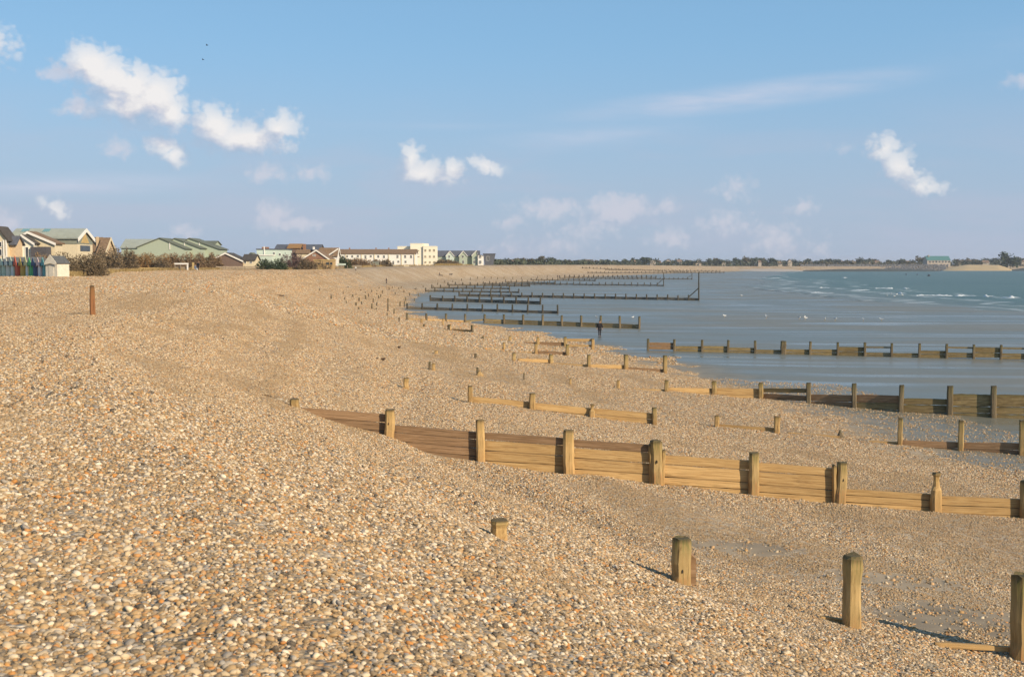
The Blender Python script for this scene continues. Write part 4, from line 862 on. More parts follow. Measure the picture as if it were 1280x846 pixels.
b = building('cream_house', 'cream house with slate porch roof at the left edge of the picture', 0, 185)
vol(b, -24, 9, 299, 284, 185, 3.2, 'front', M['cream'], M['darkroof'], apex=-2); vol(b, 9.3, 20, 305, 296, 186, 2.6, 'side', M['tanwall'], M['slate'])
for y0, y1 in ((302, 309), (311, 320)): win(b, -6, 3.4, y0, y1, 185); win(b, -18, -9, y0, y1, 185)
block(b, 4.2, 5.6, 300, 324, 184.7, .25, M['white'], 'column'); block(b, 7.4, 8.8, 300, 324, 184.7, .25, M['white'], 'column')
b = building('gabled_house', 'cream boarded house with two overlapping front gables and brown roof', 42, 200)
vol(b, 23, 69, 300, 290.5, 200, 3.4, 'front', M['cream'], M['brownroof'], apex=36, eaver=304.5, trim=M['white']); vol(b, 21, 42.5, 303, 294.5, 198, 1.6, 'front', M['ivory'], M['darkroof'], apex=28.5, eaver=304, trim=M['white'])
win(b, 23.5, 28.5, 308, 313.5, 198); win(b, 23.5, 28.5, 314.5, 321, 198); win(b, 32, 36.6, 308.5, 322, 198, name='door'); block(b, 38.6, 58, 308.5, 327, 197.4, 2.2, M['charcoal'], 'garage'); block(b, 20, 38.4, 322.4, 325, 196.6, .3, M['white'], 'balcony_wall')
b = building('metal_roofed_hall', 'long hall with grey green metal roof, skylights and a white trimmed gable', 60, 235, 'hall')
vol(b, 12, 97, 305.2, 299.5, 235, 8.6, 'flat', M['cream'], M['metalband'], over=0, th=.02); vol(b, 12, 97, 298.2, 286.4, 234.9, 8.8, 'side', M['metalband'], M['metal'], base=305, trim=M['white'], names=('cladding', 'roof')); ribs(b, 12, 97, 298.2, 286.4, 234.9, 8.8, 34, M['metal'])
for x0, x1 in ((23, 32), (50, 58)):
    X0, X1 = xat(x0, 236), xat(x1, 236); mb = MB(); dz = zat(286.4, 234.9) - zat(298.2, 234.9)
    slab(mb, (X0, 234.9 + 2.6, zat(298.2, 234.9) + dz * .59 + .25), (X1, 234.9 + 2.6, zat(298.2, 234.9) + dz * .59 + .25), (X1, 234.9 + 4.0, zat(298.2, 234.9) + dz * .91 + .25), (X0, 234.9 + 4.0, zat(298.2, 234.9) + dz * .91 + .25), .12); mb.build('skylight', M['tealglass'], b)
X = xat(97, 235); mb = MB(); mb.box(X + .02, X + .10, 236.6, 242.0, zat(314, 239), zat(307, 239)); mb.build('gable_window', M['glass'], b)
mb = MB(); mb.prism(None, [(X + .02, 237, zat(304, 239)), (X + .02, 241.6, zat(304, 239)), (X + .02, 239.3, zat(290.5, 239))], [(X + .09, 237, zat(304, 239)), (X + .09, 241.6, zat(304, 239)), (X + .09, 239.3, zat(290.5, 239))]); mb.build('gable_panel', M['sleeper'], b)
b = building('brown_roofed_house', 'steep brown roofed house with buff gables, right of the metal roofed hall', 121, 285)
vol(b, 110, 120.5, 314, 297, 285, 8, 'side', M['tanwall'], M['brownroof']); vol(b, 122.6, 130.5, 316, 297.4, 283, 8, 'side', M['tanwall'], M['brownroof'], trim=M['cream']); block(b, 120.8, 122.4, 296, 312, 286, 1.2, M['tanwall'], 'chimney')
b = building('green_gabled_building', 'pale green building with three overlapping gables and a ribbed roof behind brown hedges', 212, 330, 'building')
vol(b, 152, 205, 310, 299.4, 352, 10, 'side', M['palegreen'], M['metal']); ribs(b, 152, 205, 310, 299.4, 352, 10, 22, M['metal'])
vol(b, 172, 232, 309.5, 298, 330, 10, 'front', M['palegreen'], M['roofedge'], apex=200.5, eaver=311.2); vol(b, 192, 251, 310, 298.4, 336, 10, 'front', M['palegreen'], M['roofedge'], apex=219.5, eaver=310.6); vol(b, 212, 274, 310, 298.3, 342, 10, 'front', M['palegreen'], M['roofedge'], apex=237.5, eaver=311.6)
vol(b, 250, 268, 306, 301.6, 350, 8, 'side', M['palegreen'], M['roofedge'])
for x, d in ((212.5, 329.8), (231, 335.8), (249.5, 341.8)): block(b, x - .5, x + .5, 303.5, 312, d, .15, M['white'], 'downpipe')
b = building('low_bungalow', 'low dark bungalow with a white sloping bargeboard beside the brown hedge', 295, 330)
vol(b, 262, 303, 326.5, 316.6, 330, 9, 'front', M['brickdark'], M['darkroof'], apex=282, eaver=326.3, trim=M['white']); vol(b, 303.4, 318, 325.4, 318.5, 331, 7, 'side', M['cream'], M['darkroof']); win(b, 305, 308, 326.2, 329.5, 331); win(b, 312, 315.5, 326.2, 329.5, 331)
b = building('mint_house', 'pale mint boarded house with small brown chimney above a dark green shrub', 338, 345)
vol(b, 321, 358, 312.2, 311, 346, 9, 'flat', M['mint'], M['slate']); vol(b, 309, 322, 321, 316.4, 342, 3.5, 'front', M['mint'], M['roofedge'], apex=314, eaver=323); vol(b, 316, 340, 319.6, 318, 341, 4, 'flat', M['mint'], M['white']); block(b, 327.5, 335.5, 308.8, 312, 350, 1.4, M['terracotta'], 'chimney')
win(b, 348.5, 351.5, 316.5, 320, 346); win(b, 341.5, 344, 315, 319, 346); block(b, 330, 331, 308, 320, 345.7, .2, M['white'], 'flue')
b = building('slate_roofed_house', 'large brown brick house with slate roofs and an orange tiled hip', 372, 400)
vol(b, 344, 362, 312.4, 306, 402, 10, 'side', M['brick'], M['slate']); vol(b, 372.3, 399.6, 313, 306, 402, 10, 'side', M['brickdark'], M['slate']); vol(b, 360, 375, 310.4, 305.2, 399, 9, 'side', M['brickdark'], M['orange_tile']); block(b, 379, 382, 305, 313, 401, 1.2, M['terracotta'], 'chimney')
vol(b, 371, 386, 316.5, 312.6, 396, 3, 'side', M['cream'], M['brownroof']); block(b, 391.2, 393.6, 308.6, 312, 400.6, .4, M['white'], 'dormer')
b = building('brick_gable_house', 'brown brick house end with a white edged gable behind the wooden kiosk', 395, 350)
vol(b, 377, 412, 324.5, 313, 350, 10, 'front', M['brick'], M['brownroof'], apex=395.5, trim=M['white']); win(b, 391, 395, 318, 320.5, 350)
b = building('olive_roofed_house', 'house with olive brown roof and long white bargeboard left of the terrace', 412, 366)
vol(b, 399, 421, 320, 310.2, 366, 6, 'side', M['white'], M['brownroof'], trim=M['white']); mb = MB(); X0, X1 = xat(408.5, 365), xat(423, 365); za, zb_ = zat(320.6, 365), zat(311, 365)
mb.prism(None, [(X0, 364.6, za - .25), (X1, 364.6, zb_ - .25), (X1, 364.6, zb_ + .2), (X0, 364.6, za + .2)], [(X0, 364.9, za - .25), (X1, 364.9, zb_ - .25), (X1, 364.9, zb_ + .2), (X0, 364.9, za + .2)]); mb.build('bargeboard', M['white'], b); win(b, 414, 417.5, 319.6, 323, 365.8)
b = building('white_terrace', 'long two storey cream terrace with a low brown roof', 470, 500, 'terrace')
vol(b, 424, 520, 317.2, 312, 500, 8, 'side', M['white'], M['brownroof'])
for x, y0, y1 in ((434, 319, 322), (440.5, 319, 322.2), (447.5, 318.6, 322), (457, 319, 323.6), (463.6, 319, 322), (473, 319, 322.4), (480, 319, 323), (497, 318.6, 323), (506.6, 318.8, 322.8), (514, 319, 323), (498, 325.6, 328.6), (507, 325.6, 329)): win(b, x - 1.4, x + 1.4, y0, y1, 500)
win(b, 490.4, 493, 326, 331, 500, name='door')
for x in (432, 452, 468, 486, 502, 518): block(b, x - .5, x + .5, 317.6, 332, 499.7, .25, M['cream'], 'party_wall')
for x in (437, 470, 486): block(b, x - .6, x + .6, 309.6, 313, 504, .9, M['terracotta'], 'chimney')
b = building('apartment_block', 'tall ivory flat roofed apartment block beside the terrace', 530, 560, 'apartments')
vol(b, 529, 545, 308.4, 307, 560, 12, 'flat', M['ivory'], M['ivory'], over=.2); vol(b, 513, 528.7, 305, 304, 561, 12, 'flat', M['ivory'], M['ivory'], over=.2); vol(b, 497, 512.8, 308.6, 307, 566, 10, 'flat', M['ivory'], M['ivory'], over=.2); vol(b, 530, 535, 305.4, 304.8, 566, 5, 'flat', M['ivory'], M['ivory'], over=.1)
for y0, y1 in ((311, 315), (319, 322.6), (326.2, 329.6)):
    for x in (531.8, 537.4, 542.6): win(b, x - 1.3, x + 1.3, y0 + .4, y1 - .3, 560, 'cream', glass='glass_pale')
for y0 in (312.6, 320.2): win(b, 521, 524.4, y0, y0 + 1.6, 561, 'cream', glass='glass_pale')
b = building('green_gabled_terrace', 'green and white terrace with slate roofs and three pointed gables right of the apartment block', 574, 620, 'terrace')
vol(b, 546.5, 599, 320.4, 313.6, 622, 9, 'side', M['palegreen'], M['slate']); vol(b, 557.6, 567.4, 319.6, 314, 619.4, 2, 'front', M['mint'], M['slate'], trim=M['white']); vol(b, 574, 584, 319.6, 314, 619.4, 2, 'front', M['palegreen'], M['slate'], trim=M['white']); vol(b, 590, 597, 319, 313.2, 619.4, 2, 'front', M['palegreen'], M['slate'], apex=596, trim=M['white']); vol(b, 597.3, 604, 319.6, 318.5, 618, 9, 'front', M['white'], M['slate'], apex=598)
for x in (561.5, 578.5, 600.6): win(b, x - 1.3, x + 1.3, 319.2, 322.4, 617.7 if x > 590 else 619.4)
for x in (562, 579, 593, 600.6): win(b, x - 1.3, x + 1.3, 325.5, 329.5, 617.7 if x > 595 else 619.4)
b = building('dark_flat_house', 'dark slate coloured flat roofed house at the right end of the seafront', 611, 680); X0, X1 = xat(604, 680), xat(619, 680)
mb = MB(); mb.prism(None, [(X0 + .9, 680, zat(333, 680)), (X1 - 1.4, 680, zat(333, 680)), (X1, 680, zat(317.6, 680)), (X0, 680, zat(317.6, 680))], [(X0 + .9, 689, zat(333, 680)), (X1 - 1.4, 689, zat(333, 680)), (X1, 689, zat(317.6, 680)), (X0, 689, zat(317.6, 680))]); mb.build('wall', M['slate'], b)
MB().box(X0 - .3, X1 + .3, 679.6, 689.4, zat(317.6, 680) + .003, zat(317, 680)).build('roof', M['charcoal'], b); win(b, 608, 611.5, 320.5, 326, 680)

# beach huts: a slanting row, fronts to the lane
HUTS = [('pale mint', (.60, .66, .54)), ('mint green', (.50, .60, .47)), ('off white', (.68, .66, .54)), ('sage', (.52, .60, .46)), ('red', (.62, .13, .06)), ('mustard yellow', (.60, .40, .09)), ('lemon', (.62, .56, .27)), ('bright green', (.10, .42, .16)), ('navy', (.06, .10, .17)), ('pink and white', (.62, .45, .40)), ('turquoise', (.12, .34, .33)), ('cream', (.66, .60, .48))]
M['door_w'] = plain('white_door', (.70, .70, .64), .7, .05); M['hutroof'] = plain('hut_felt', (.10, .105, .105), .9, .2)
HX = [-2.5, 4, 9.5, 15.5, 21, 27.5, 34, 39, 43.5, 49.5, 55.5, 64.5]
for i, ((cn, cc), px) in enumerate(zip(HUTS, HX)):
    d = 166 - i * 1.25; q = at_Y(px, 347, d); big = 1.15 if i == 11 else 1.0
    nb = ['at the left edge', 'left of the off white hut', 'with a sharp white peak', 'left of the red hut', 'between sage and yellow huts', 'right of the red hut', 'with a narrow pale peak', 'left of the navy hut', 'between green and pink huts', 'with a red gable panel', 'next to the cream hut', 'nearest and largest of the row'][i]
    e = empty('beach_hut', (q[0], d, gz(q[0], d)), f'{cn} beach hut {nb}', 'beach hut', 'painted beach huts in a row'); m = plain('hut_paint', cc, .7, .1)
    W_, D_, H1, H2 = .85 * big, 2.3, 1.75 * big, 2.55 * big + (.25 if cn in ('red', 'lemon', 'off white', 'sage') else 0); a = R(-52 if i < 11 else -20); ca, sa = math.cos(a), math.sin(a)
    T = lambda x, y, z: (x * ca - y * sa, x * sa + y * ca, z)
    pl = lambda y: [T(-W_, y, -.6), T(W_, y, -.6), T(W_, y, H1), T(0, y, H2), T(-W_, y, H1)]
    MB().prism(None, pl(0), pl(D_)).build('wall', m, e, world=False); mb = MB()
    slab(mb, T(-W_ - .12, -.15, H1 - .1), T(0, -.15, H2 + .02), T(0, D_ + .1, H2 + .02), T(-W_ - .12, D_ + .1, H1 - .1), .07); slab(mb, T(0, -.15, H2 + .02), T(W_ + .12, -.15, H1 - .1), T(W_ + .12, D_ + .1, H1 - .1), T(0, D_ + .1, H2 + .02), .07); mb.build('roof', M['hutroof'], e, world=False)
    fp = lambda y: [T(-W_ - .02, y, H1 - .25), T(0, y, H1 - .05), T(W_ + .02, y, H1 - .25), T(W_ + .04, y, H1 + .06), T(0, y, H2 + .22), T(-W_ - .04, y, H1 + .06)]
    MB().prism(None, fp(-.24), fp(-.17)).build('gable_board', m, e, world=False)
    MB().add([T(-.42, -.05, .1), T(.42, -.05, .1), T(.42, -.05, 1.65), T(-.42, -.05, 1.65), T(-.42, .03, .1), T(.42, .03, .1), T(.42, .03, 1.65), T(-.42, .03, 1.65)], [(0, 1, 2, 3), (0, 4, 5, 1), (1, 5, 6, 2), (2, 6, 7, 3), (3, 7, 4, 0)]).build('door', M['door_w'] if i % 3 == 0 else m, e, world=False)
    if cn.startswith('pink'):
        p_ = lambda y: [T(-.6, y, H1 + .02), T(.6, y, H1 + .02), T(0, y, H2 - .15)]
        MB().prism(None, p_(-.07), p_(-.01)).build('gable_panel', plain('red_panel', (.60, .10, .08)), e, world=False)

# ------------------------------------------------------------------ shrubs, grass, trees
def leaf_mat(name, a, b_, c): 
    m, nt, bs = new_mat(name); L = nt.links.new; g = N(nt, 'ShaderNodeNewGeometry'); tc = N(nt, 'ShaderNodeTexCoord'); n = N(nt, 'ShaderNodeTexNoise'); n.inputs['Scale'].default_value = .9; L(tc.outputs['Object'], n.inputs['Vector'])
    v = math_n(nt, 'ADD', math_n(nt, 'MULTIPLY', g.outputs['Random Per Island'], .6), math_n(nt, 'MULTIPLY', n.outputs[0], .5)); L(ramp(nt, v, [(.2, a), (.55, b_), (.9, c)]), bs.inputs['Base Color']); bs.inputs['Roughness'].default_value = .8; bs.inputs['Specular IOR Level'].default_value = .15; return m
M['twig_brown'] = leaf_mat('twigs_brown', (.12, .078, .042), (.21, .14, .08), (.32, .23, .135)); M['twig_dark'] = leaf_mat('twigs_dark', (.085, .066, .04), (.16, .12, .072), (.29, .215, .13)); M['twig_rust'] = leaf_mat('twigs_rust', (.17, .10, .04), (.27, .16, .065), (.36, .235, .11))
M['leaf_dark'] = leaf_mat('leaves_dark', (.025, .04, .02), (.045, .065, .03), (.08, .10, .05)); M['twig_purple'] = leaf_mat('twigs_purple', (.09, .055, .055), (.16, .10, .09), (.22, .16, .13)); M['dry'] = leaf_mat('dry_grass', (.22, .15, .06), (.34, .24, .10), (.44, .33, .16)); M['leaf_far'] = leaf_mat('leaves_far', (.04, .052, .035), (.065, .08, .05), (.11, .115, .07)); M['leaf_olive'] = leaf_mat('leaves_olive', (.07, .065, .035), (.11, .095, .05), (.16, .135, .08)); M['bark'] = plain('bark', (.09, .07, .05), .9, .3, 5)
def twig_mass(rx, ry, h, n, ln, wd, seed, spike=.6):
    rnd = random.Random(seed); vs = []; fs = []; ph = [rnd.uniform(0, 6.28) for _ in range(4)]
    dom = [(rnd.uniform(-.75, .75) * rx, rnd.uniform(-.5, .5) * ry, rnd.uniform(.28, .5) * rx, rnd.uniform(.62, 1.0) * h) for _ in range(max(5, int(rx * 1.6)))] + [(0, 0, rx * .8, h * .8)]
    for k in range(n):
        c0 = rnd.choice(dom[:-1]) if rnd.random() < .8 else dom[-1]; a = rnd.uniform(0, 6.28); u = rnd.random() ** .5
        x = c0[0] + c0[2] * u * math.cos(a); y = c0[1] + min(c0[2], ry) * u * math.sin(a); top = c0[3] * (1 - .75 * u * u); z = top * (1 - rnd.random() ** 1.6 * .95)
        out = Vector(((x - c0[0]) / c0[2] * .9 + rnd.gauss(0, .6), (y - c0[1]) / c0[2] * .9 + rnd.gauss(0, .6), spike + rnd.gauss(0, .45))).normalized(); s = out.cross(Vector((rnd.gauss(0, 1), rnd.gauss(0, 1), rnd.gauss(0, 1)))).normalized()
        L_ = ln * rnd.uniform(.4, 1.0); w_ = wd * rnd.uniform(.5, 1.2); c = Vector((x, y, max(z - L_ * .6, 0)))
        i = len(vs); vs += [c - s * w_, c + s * w_, c + out * L_ * .6 + s * w_ * .7, c + out * L_]; fs.append((i, i + 1, i + 2, i + 3))
    mb = MB(); mb.add(vs, fs); return mb
def shrub(px, hw, top, base, d, mat, label, n=1800, group=None, depth=None, ln=None, cat='shrub'):
    q = at_Y(px, base, d); g = gz(q[0], d); e = empty('shrub', (q[0], d, g), label, cat, group)
    rx = hw * d / F * 1.08; h = max(zat(top, d) - g, .8); 
    twig_mass(rx, depth or min(rx, 4.0), h, int(n * 1.5), ln or .55 * d / 200, .055 * d / 200 + .02, int(px * 7 + d)).build('foliage', M[mat], e, world=False)
    mb = MB(); rnd = random.Random(int(px))
    for k in range(9): mb.tube((rnd.uniform(-.4, .4) * rx, rnd.uniform(-.5, .5), -.2), (rnd.uniform(-.7, .7) * rx, rnd.uniform(-.9, .9), h * rnd.uniform(.4, .75)), .06, .02, 5)
    mb.build('stem', M['bark'], e, world=False)
hg = 'winter shrubs along the back of the beach'
shrub(101, 33, 311, 344, 172, 'twig_dark', 'biggest dark brown bare shrub, right of the beach huts', 5200, hg)
shrub(68, 16, 312, 340, 182, 'twig_brown', 'brown bare hedge in front of the gabled house garage', 2600, hg); shrub(48, 14, 309, 332, 188, 'twig_brown', 'brown twiggy hedge between cream house and huts', 1800, hg)
shrub(18, 12, 321, 336, 178, 'twig_purple', 'low purple brown scrub below the cream house', 1000, hg); shrub(112, 14, 308, 326, 262, 'twig_purple', 'greyish shrub below the brown roofed house', 1400, hg)
shrub(137, 18, 304, 330, 276, 'twig_dark', 'dark twiggy hedge left of the green gables', 2600, hg); shrub(160, 16, 306, 328, 286, 'twig_dark', 'grey brown hedge under the ribbed roof', 2200, hg)
shrub(188, 24, 311, 335, 300, 'twig_rust', 'rust coloured rounded hedge below the first green gable', 3400, hg); shrub(218, 18, 314, 336, 302, 'twig_brown', 'brown hedge below the second green gable', 2600, hg); shrub(243, 18, 313, 335, 306, 'twig_brown', 'brown hedge behind the dark clothed couple', 2600, hg); shrub(264, 13, 312, 335, 308, 'twig_brown', 'tall brown hedge end beside the low bungalow', 2000, hg)
shrub(204, 9, 318, 336, 296, 'twig_dark', 'darker gap shrub between rust and brown hedges', 1000, hg); shrub(340, 19, 320.5, 332, 320, 'leaf_dark', 'dark evergreen shrub below the mint house', 1800, hg); shrub(367, 14, 315.5, 333, 330, 'twig_purple', 'purple brown tree like shrub below the orange tiled roof', 1600, hg); shrub(383, 11, 319, 333, 326, 'twig_dark', 'dark scrub left of the wooden kiosk', 1200, hg)
shrub(405, 16, 320, 333, 340, 'twig_dark', 'dark shrub behind the wooden kiosk', 1200, hg); shrub(427, 12, 318.5, 333, 372, 'leaf_dark', 'green shrub at the left end of the terrace', 1200, hg); shrub(447, 19, 319, 334, 430, 'twig_brown', 'wide brown shrub in front of the terrace', 2400, hg); shrub(474, 15, 322.6, 333.5, 452, 'twig_dark', 'brown shrub under the middle of the terrace', 1600, hg); shrub(559, 16, 322.4, 333.6, 560, 'twig_dark', 'dome shaped dark shrub in front of the green gabled terrace', 1800, hg)
def grass_strip(pts, label_d, mat, n, h):
    vs = []; fs = []; rnd = random.Random(n)
    for k in range(n):
        t = rnd.random() * (len(pts) - 1); i = int(t); f = t - i; a, b_ = pts[i], pts[i + 1]; x = a[0] + (b_[0] - a[0]) * f + rnd.gauss(0, .5); y = a[1] + (b_[1] - a[1]) * f + rnd.gauss(0, 1.0); z = gz(x, y)
        l = h * rnd.uniform(.5, 1.2); w_ = .07; dx, dy = rnd.gauss(0, .3) * l, rnd.gauss(0, .3) * l; j = len(vs); vs += [(x - w_, y, z - .05), (x + w_, y, z - .05), (x + dx + .02, y + dy, z + l), (x + dx, y + dy, z + l * 1.02)]; fs.append((j, j + 1, j + 2, j + 3))
    mb = MB(); mb.add(vs, fs); tag(mb.build('dry_grass', M[mat]), kind='stuff')
def path(*pp): return [(xat(px, d), d) for px, d in pp]
grass_strip(path((66, 158), (90, 165), (125, 190), (135, 230), (200, 290), (275, 300)), 0, 'dry', 5200, .75); grass_strip(path((275, 310), (400, 335), (470, 440), (520, 500), (600, 640)), 0, 'dry', 2600, .7); grass_strip(path((545, 548), (578, 556)), 0, 'dry', 900, 1.0)

# low things at the top of the beach
def fence(label, pts, h, every, mat, boards=2, name='fence'):
    P_ = [np.array((xat(px, d), d, gz(xat(px, d), d))) for px, d in pts]; e = empty(name, P_[0], label, 'fence'); 
    for a, b_ in zip(P_[:-1], P_[1:]):
        n = max(1, int(np.linalg.norm(b_ - a) / every))
        for k in range(n):
            q = a + (b_ - a) * k / n; r = a + (b_ - a) * (k + 1) / n; q[2] = gz(q[0], q[1]); r[2] = gz(r[0], r[1])
            MB().box(q[0] - .07, q[0] + .07, q[1] - .16, q[1] - .02, q[2] - .3, q[2] + h).build('post', mat, e)
            for i in range(boards):
                z = h * (.9 - .8 * i / boards) - h * .3; t = h * .62 / boards
                MB().prism(None, [(q[0], q[1], q[2] + z), (r[0], r[1], r[2] + z), (r[0], r[1], r[2] + z + t), (q[0], q[1], q[2] + z + t)], [(q[0], q[1] + .05, q[2] + z), (r[0], r[1] + .05, r[2] + z), (r[0], r[1] + .05, r[2] + z + t), (q[0], q[1] + .05, q[2] + z + t)]).build('board', mat, e)
fence('low yellowish sleeper wall at the top of the shingle, left of the shelter frame', [(150, 284), (199, 292)], .95, 4.2, M['sleeper'], 3, 'sleeper_wall'); fence('weathered grey post and board fence in front of the bungalow', [(270, 306), (306, 314), (345, 322)], 1.1, 3.0, M['greyfence'], 2); fence('brown boundary fence running behind the beach towards the kiosk', [(345, 326), (391, 334)], 1.0, 3.4, M['greyfence'], 2); fence('short fence right of the kiosk, below the terrace shrubs', [(418, 356), (452, 400)], .95, 3.2, M['greyfence'], 2)
fence('small rail fence between the big dark shrub and the sleeper wall', [(128, 214), (150, 262)], .9, 5, M['greyfence'], 2)
b = building('green_shed', 'long low shed with dark green roof behind the sleeper wall', 142, 288, 'shed'); vol(b, 126, 156, 326.4, 322.6, 288, 4, 'side', M['charcoal'], M['roofedge']); block(b, 158, 164, 324.6, 328, 288, 2, M['white'], 'annex')
e = empty('shelter_frame', (xat(226, 292), 292, gz(xat(226, 292), 292)), 'open timber frame with white top beam at the top of the beach', 'shelter'); block(e, 218, 235, 328.8, 330.6, 292, .5, M['white'], 'beam'); block(e, 233.4, 235, 330.7, 337.5, 292.1, .3, M['white'], 'post'); block(e, 225, 225.8, 330.7, 337.5, 292.1, .2, M['greyfence'], 'post'); block(e, 218.2, 219, 330.7, 337.5, 292.1, .2, M['greyfence'], 'post'); block(e, 219.2, 233.2, 333.4, 337.2, 292.6, .15, M['greyfence'], 'back_board')
e = empty('marker_board', (xat(241, 288), 288, gz(xat(241, 288), 288)), 'upright yellow board beside the couple at the hedge', 'sign'); block(e, 240, 242.6, 328, 336.4, 288, .12, M['sleeper'], 'panel'); block(e, 241, 241.7, 330, 338, 288.13, .1, M['greyfence'], 'post')
b = building('wooden_kiosk', 'pale timber kiosk with dark openings at the top of the beach', 405, 338, 'kiosk'); vol(b, 392.4, 417, 325.8, 325, 338, 4, 'flat', M['kiosk'], M['sleeper'], over=.3); win(b, 397.6, 400.6, 328, 331, 338, 'kiosk'); win(b, 407, 416, 327.6, 331.4, 338, 'kiosk'); 
for x in (393.4, 404, 412): block(b, x - .3, x + .3, 326, 336, 337.8, .15, M['kiosk'], 'batten')
e = empty('picnic_shelter', (xat(426, 348), 348, gz(xat(426, 348), 348)), 'small flat pale green roof on posts right of the kiosk', 'shelter'); block(e, 421.6, 431, 329.4, 331.6, 348, 2, M['mint'], 'roof'); block(e, 424, 424.6, 331.7, 337, 348.6, .15, M['greyfence'], 'post'); block(e, 434, 434.6, 331.7, 337, 348.6, .15, M['greyfence'], 'post')
e = empty('low_wall', (xat(507, 450), 450, gz(xat(507, 450), 450)), 'short cream wall at the edge of the shingle below the apartment block', 'wall'); block(e, 505, 507, 331.6, 337, 450, .5, M['cream'], 'pier'); block(e, 507.2, 511, 332, 334.6, 450.1, .4, M['cream'], 'coping')
e = empty('concrete_box', (xat(467, 445), 445, gz(xat(467, 445), 445)), 'low grey green box among the terrace shrubs', 'box'); block(e, 463.4, 472.6, 327.4, 333.4, 445, 3, M['metalband'], 'body'); block(e, 463, 473, 327, 327.4, 444.8, 3.4, M['metal'], 'lid')

# ------------------------------------------------------------------ far shore
M['farwall'] = plain('far_wall', (.40, .35, .29), .9, .1); M['farroof'] = plain('far_roof', (.20, .14, .10), .9, .2); M['rock'] = plain('rock', (.16, .155, .15), .9, .4, .3); M['sandspit'] = plain('spit_sand', (.46, .34, .18), .9, .1, .05); M['weed'] = plain('dark_weed', (.07, .075, .06), .9, .3, .2)
def far_d(px): return float(np.interp(px, [600, 700, 760, 860, 1000, 1150, 1280, 1400], [800, 1120, 1320, 1560, 1720, 1800, 1860, 1950]))
def tree_crown(seed, n=260, sz=.95):
    rnd = random.Random(seed); vs = []; fs = []; lobes = [(rnd.uniform(-.32, .32), rnd.uniform(-.3, .3), rnd.uniform(.42, .78), rnd.uniform(.2, .34)) for _ in range(6)]
    for k in range(n):
        l = rnd.choice(lobes); d = Vector((rnd.gauss(0, 1), rnd.gauss(0, 1), rnd.gauss(0, 1))).normalized() * l[3] * rnd.random() ** .4; c = Vector((l[0], l[1], l[2])) + d
        u = Vector((rnd.gauss(0, 1), rnd.gauss(0, 1), rnd.gauss(0, 1))).normalized(); v = u.cross(Vector((rnd.gauss(0, 1), rnd.gauss(0, 1), rnd.gauss(0, 1)))).normalized(); s = sz * .085 * rnd.uniform(.6, 1.3); i = len(vs); vs += [c - u * s, c + v * s * .8, c + u * s, c - v * s * .8]; fs.append((i, i + 1, i + 2, i + 3))
    mb = MB(); mb.add(vs, fs); return mb.mesh('crown')
CR = {}
for t in ('leaf_far', 'leaf_olive', 'leaf_dark'):
    CR[t] = [tree_crown(i * 13 + len(t)) for i in range(4)]
    for m_ in CR[t]: m_.materials.append(M[t])
mb = MB(); mb.tube((0, 0, -.05), (0, 0, .55), .035, .018, 6); mb.tube((0, 0, .3), (.18, .05, .6), .018, .008, 5); mb.tube((0, 0, .32), (-.16, -.06, .62), .018, .008, 5); TR = mb.mesh('trunk'); TR.materials.append(M['bark'])
def far_tree(px, top, d, wpx, t, label, group, cat='tree'):
    X = xat(px, d); g = gz(X, d); e = empty('tree', (X, d, g), label, cat, group); H = max(zat(top, d) - g, 2); Wd = wpx * d / F * 1.25
    child('crown', random.choice(CR[t]), e, (0, 0, 0), (0, 0, random.uniform(0, 6)), (Wd, Wd, H * 1.02)); child('trunk', TR, e, (0, 0, 0), (0, 0, random.uniform(0, 6)), (H * .8, H * .8, H * .9)); return e
fg = 'trees along the far shore'
TOPS = [(620, 324), (632, 323), (641, 322.5), (650, 322), (661, 322.4), (670, 324), (679, 320.5), (690, 322), (700, 325.4), (712, 324.4), (725, 324), (735, 323.4), (745, 324.4), (757, 324), (770, 324.6), (783, 324), (795, 325), (802, 320.6), (810, 321), (820, 323), (835, 324.4), (848, 323.4), (862, 325), (873, 324), (885, 323.2), (897, 322.8), (908, 325), (921, 322.6), (934, 320.6), (941, 321.4), (952, 321.4), (962, 322.2), (978, 325), (992, 324.4), (1008, 323.4), (1022, 324.6), (1036, 323.8), (1048, 324.4), (1060, 325), (1075, 322), (1083, 322.6), (1095, 324), (1110, 325), (1125, 324.2), (1138, 325), (1152, 320.4), (1198, 324), (1208, 322.6), (1218, 324), (1232, 323), (1245, 322.6), (1276, 320.4), (1290, 321), (1305, 319), (1322, 321)]
for i, (x, t) in enumerate(TOPS):
    for k in range(2):
        px = x + random.uniform(-6, 6) * k; d = far_d(px) + random.uniform(15, 90); far_tree(px, t + 1.6 * k + random.uniform(-.3, .3), d, random.uniform(8, 13), random.choice(('leaf_far', 'leaf_far', 'leaf_olive', 'leaf_dark')), 'hazy round headed tree in the far shore wood', fg)
far_tree(1259.5, 315.2, 1600, 15, 'leaf_dark', 'tallest dark round tree on the right end of the far shore', None); far_tree(1263, 321, 1590, 16, 'leaf_dark', 'lower dark tree under the tallest far shore tree', None)
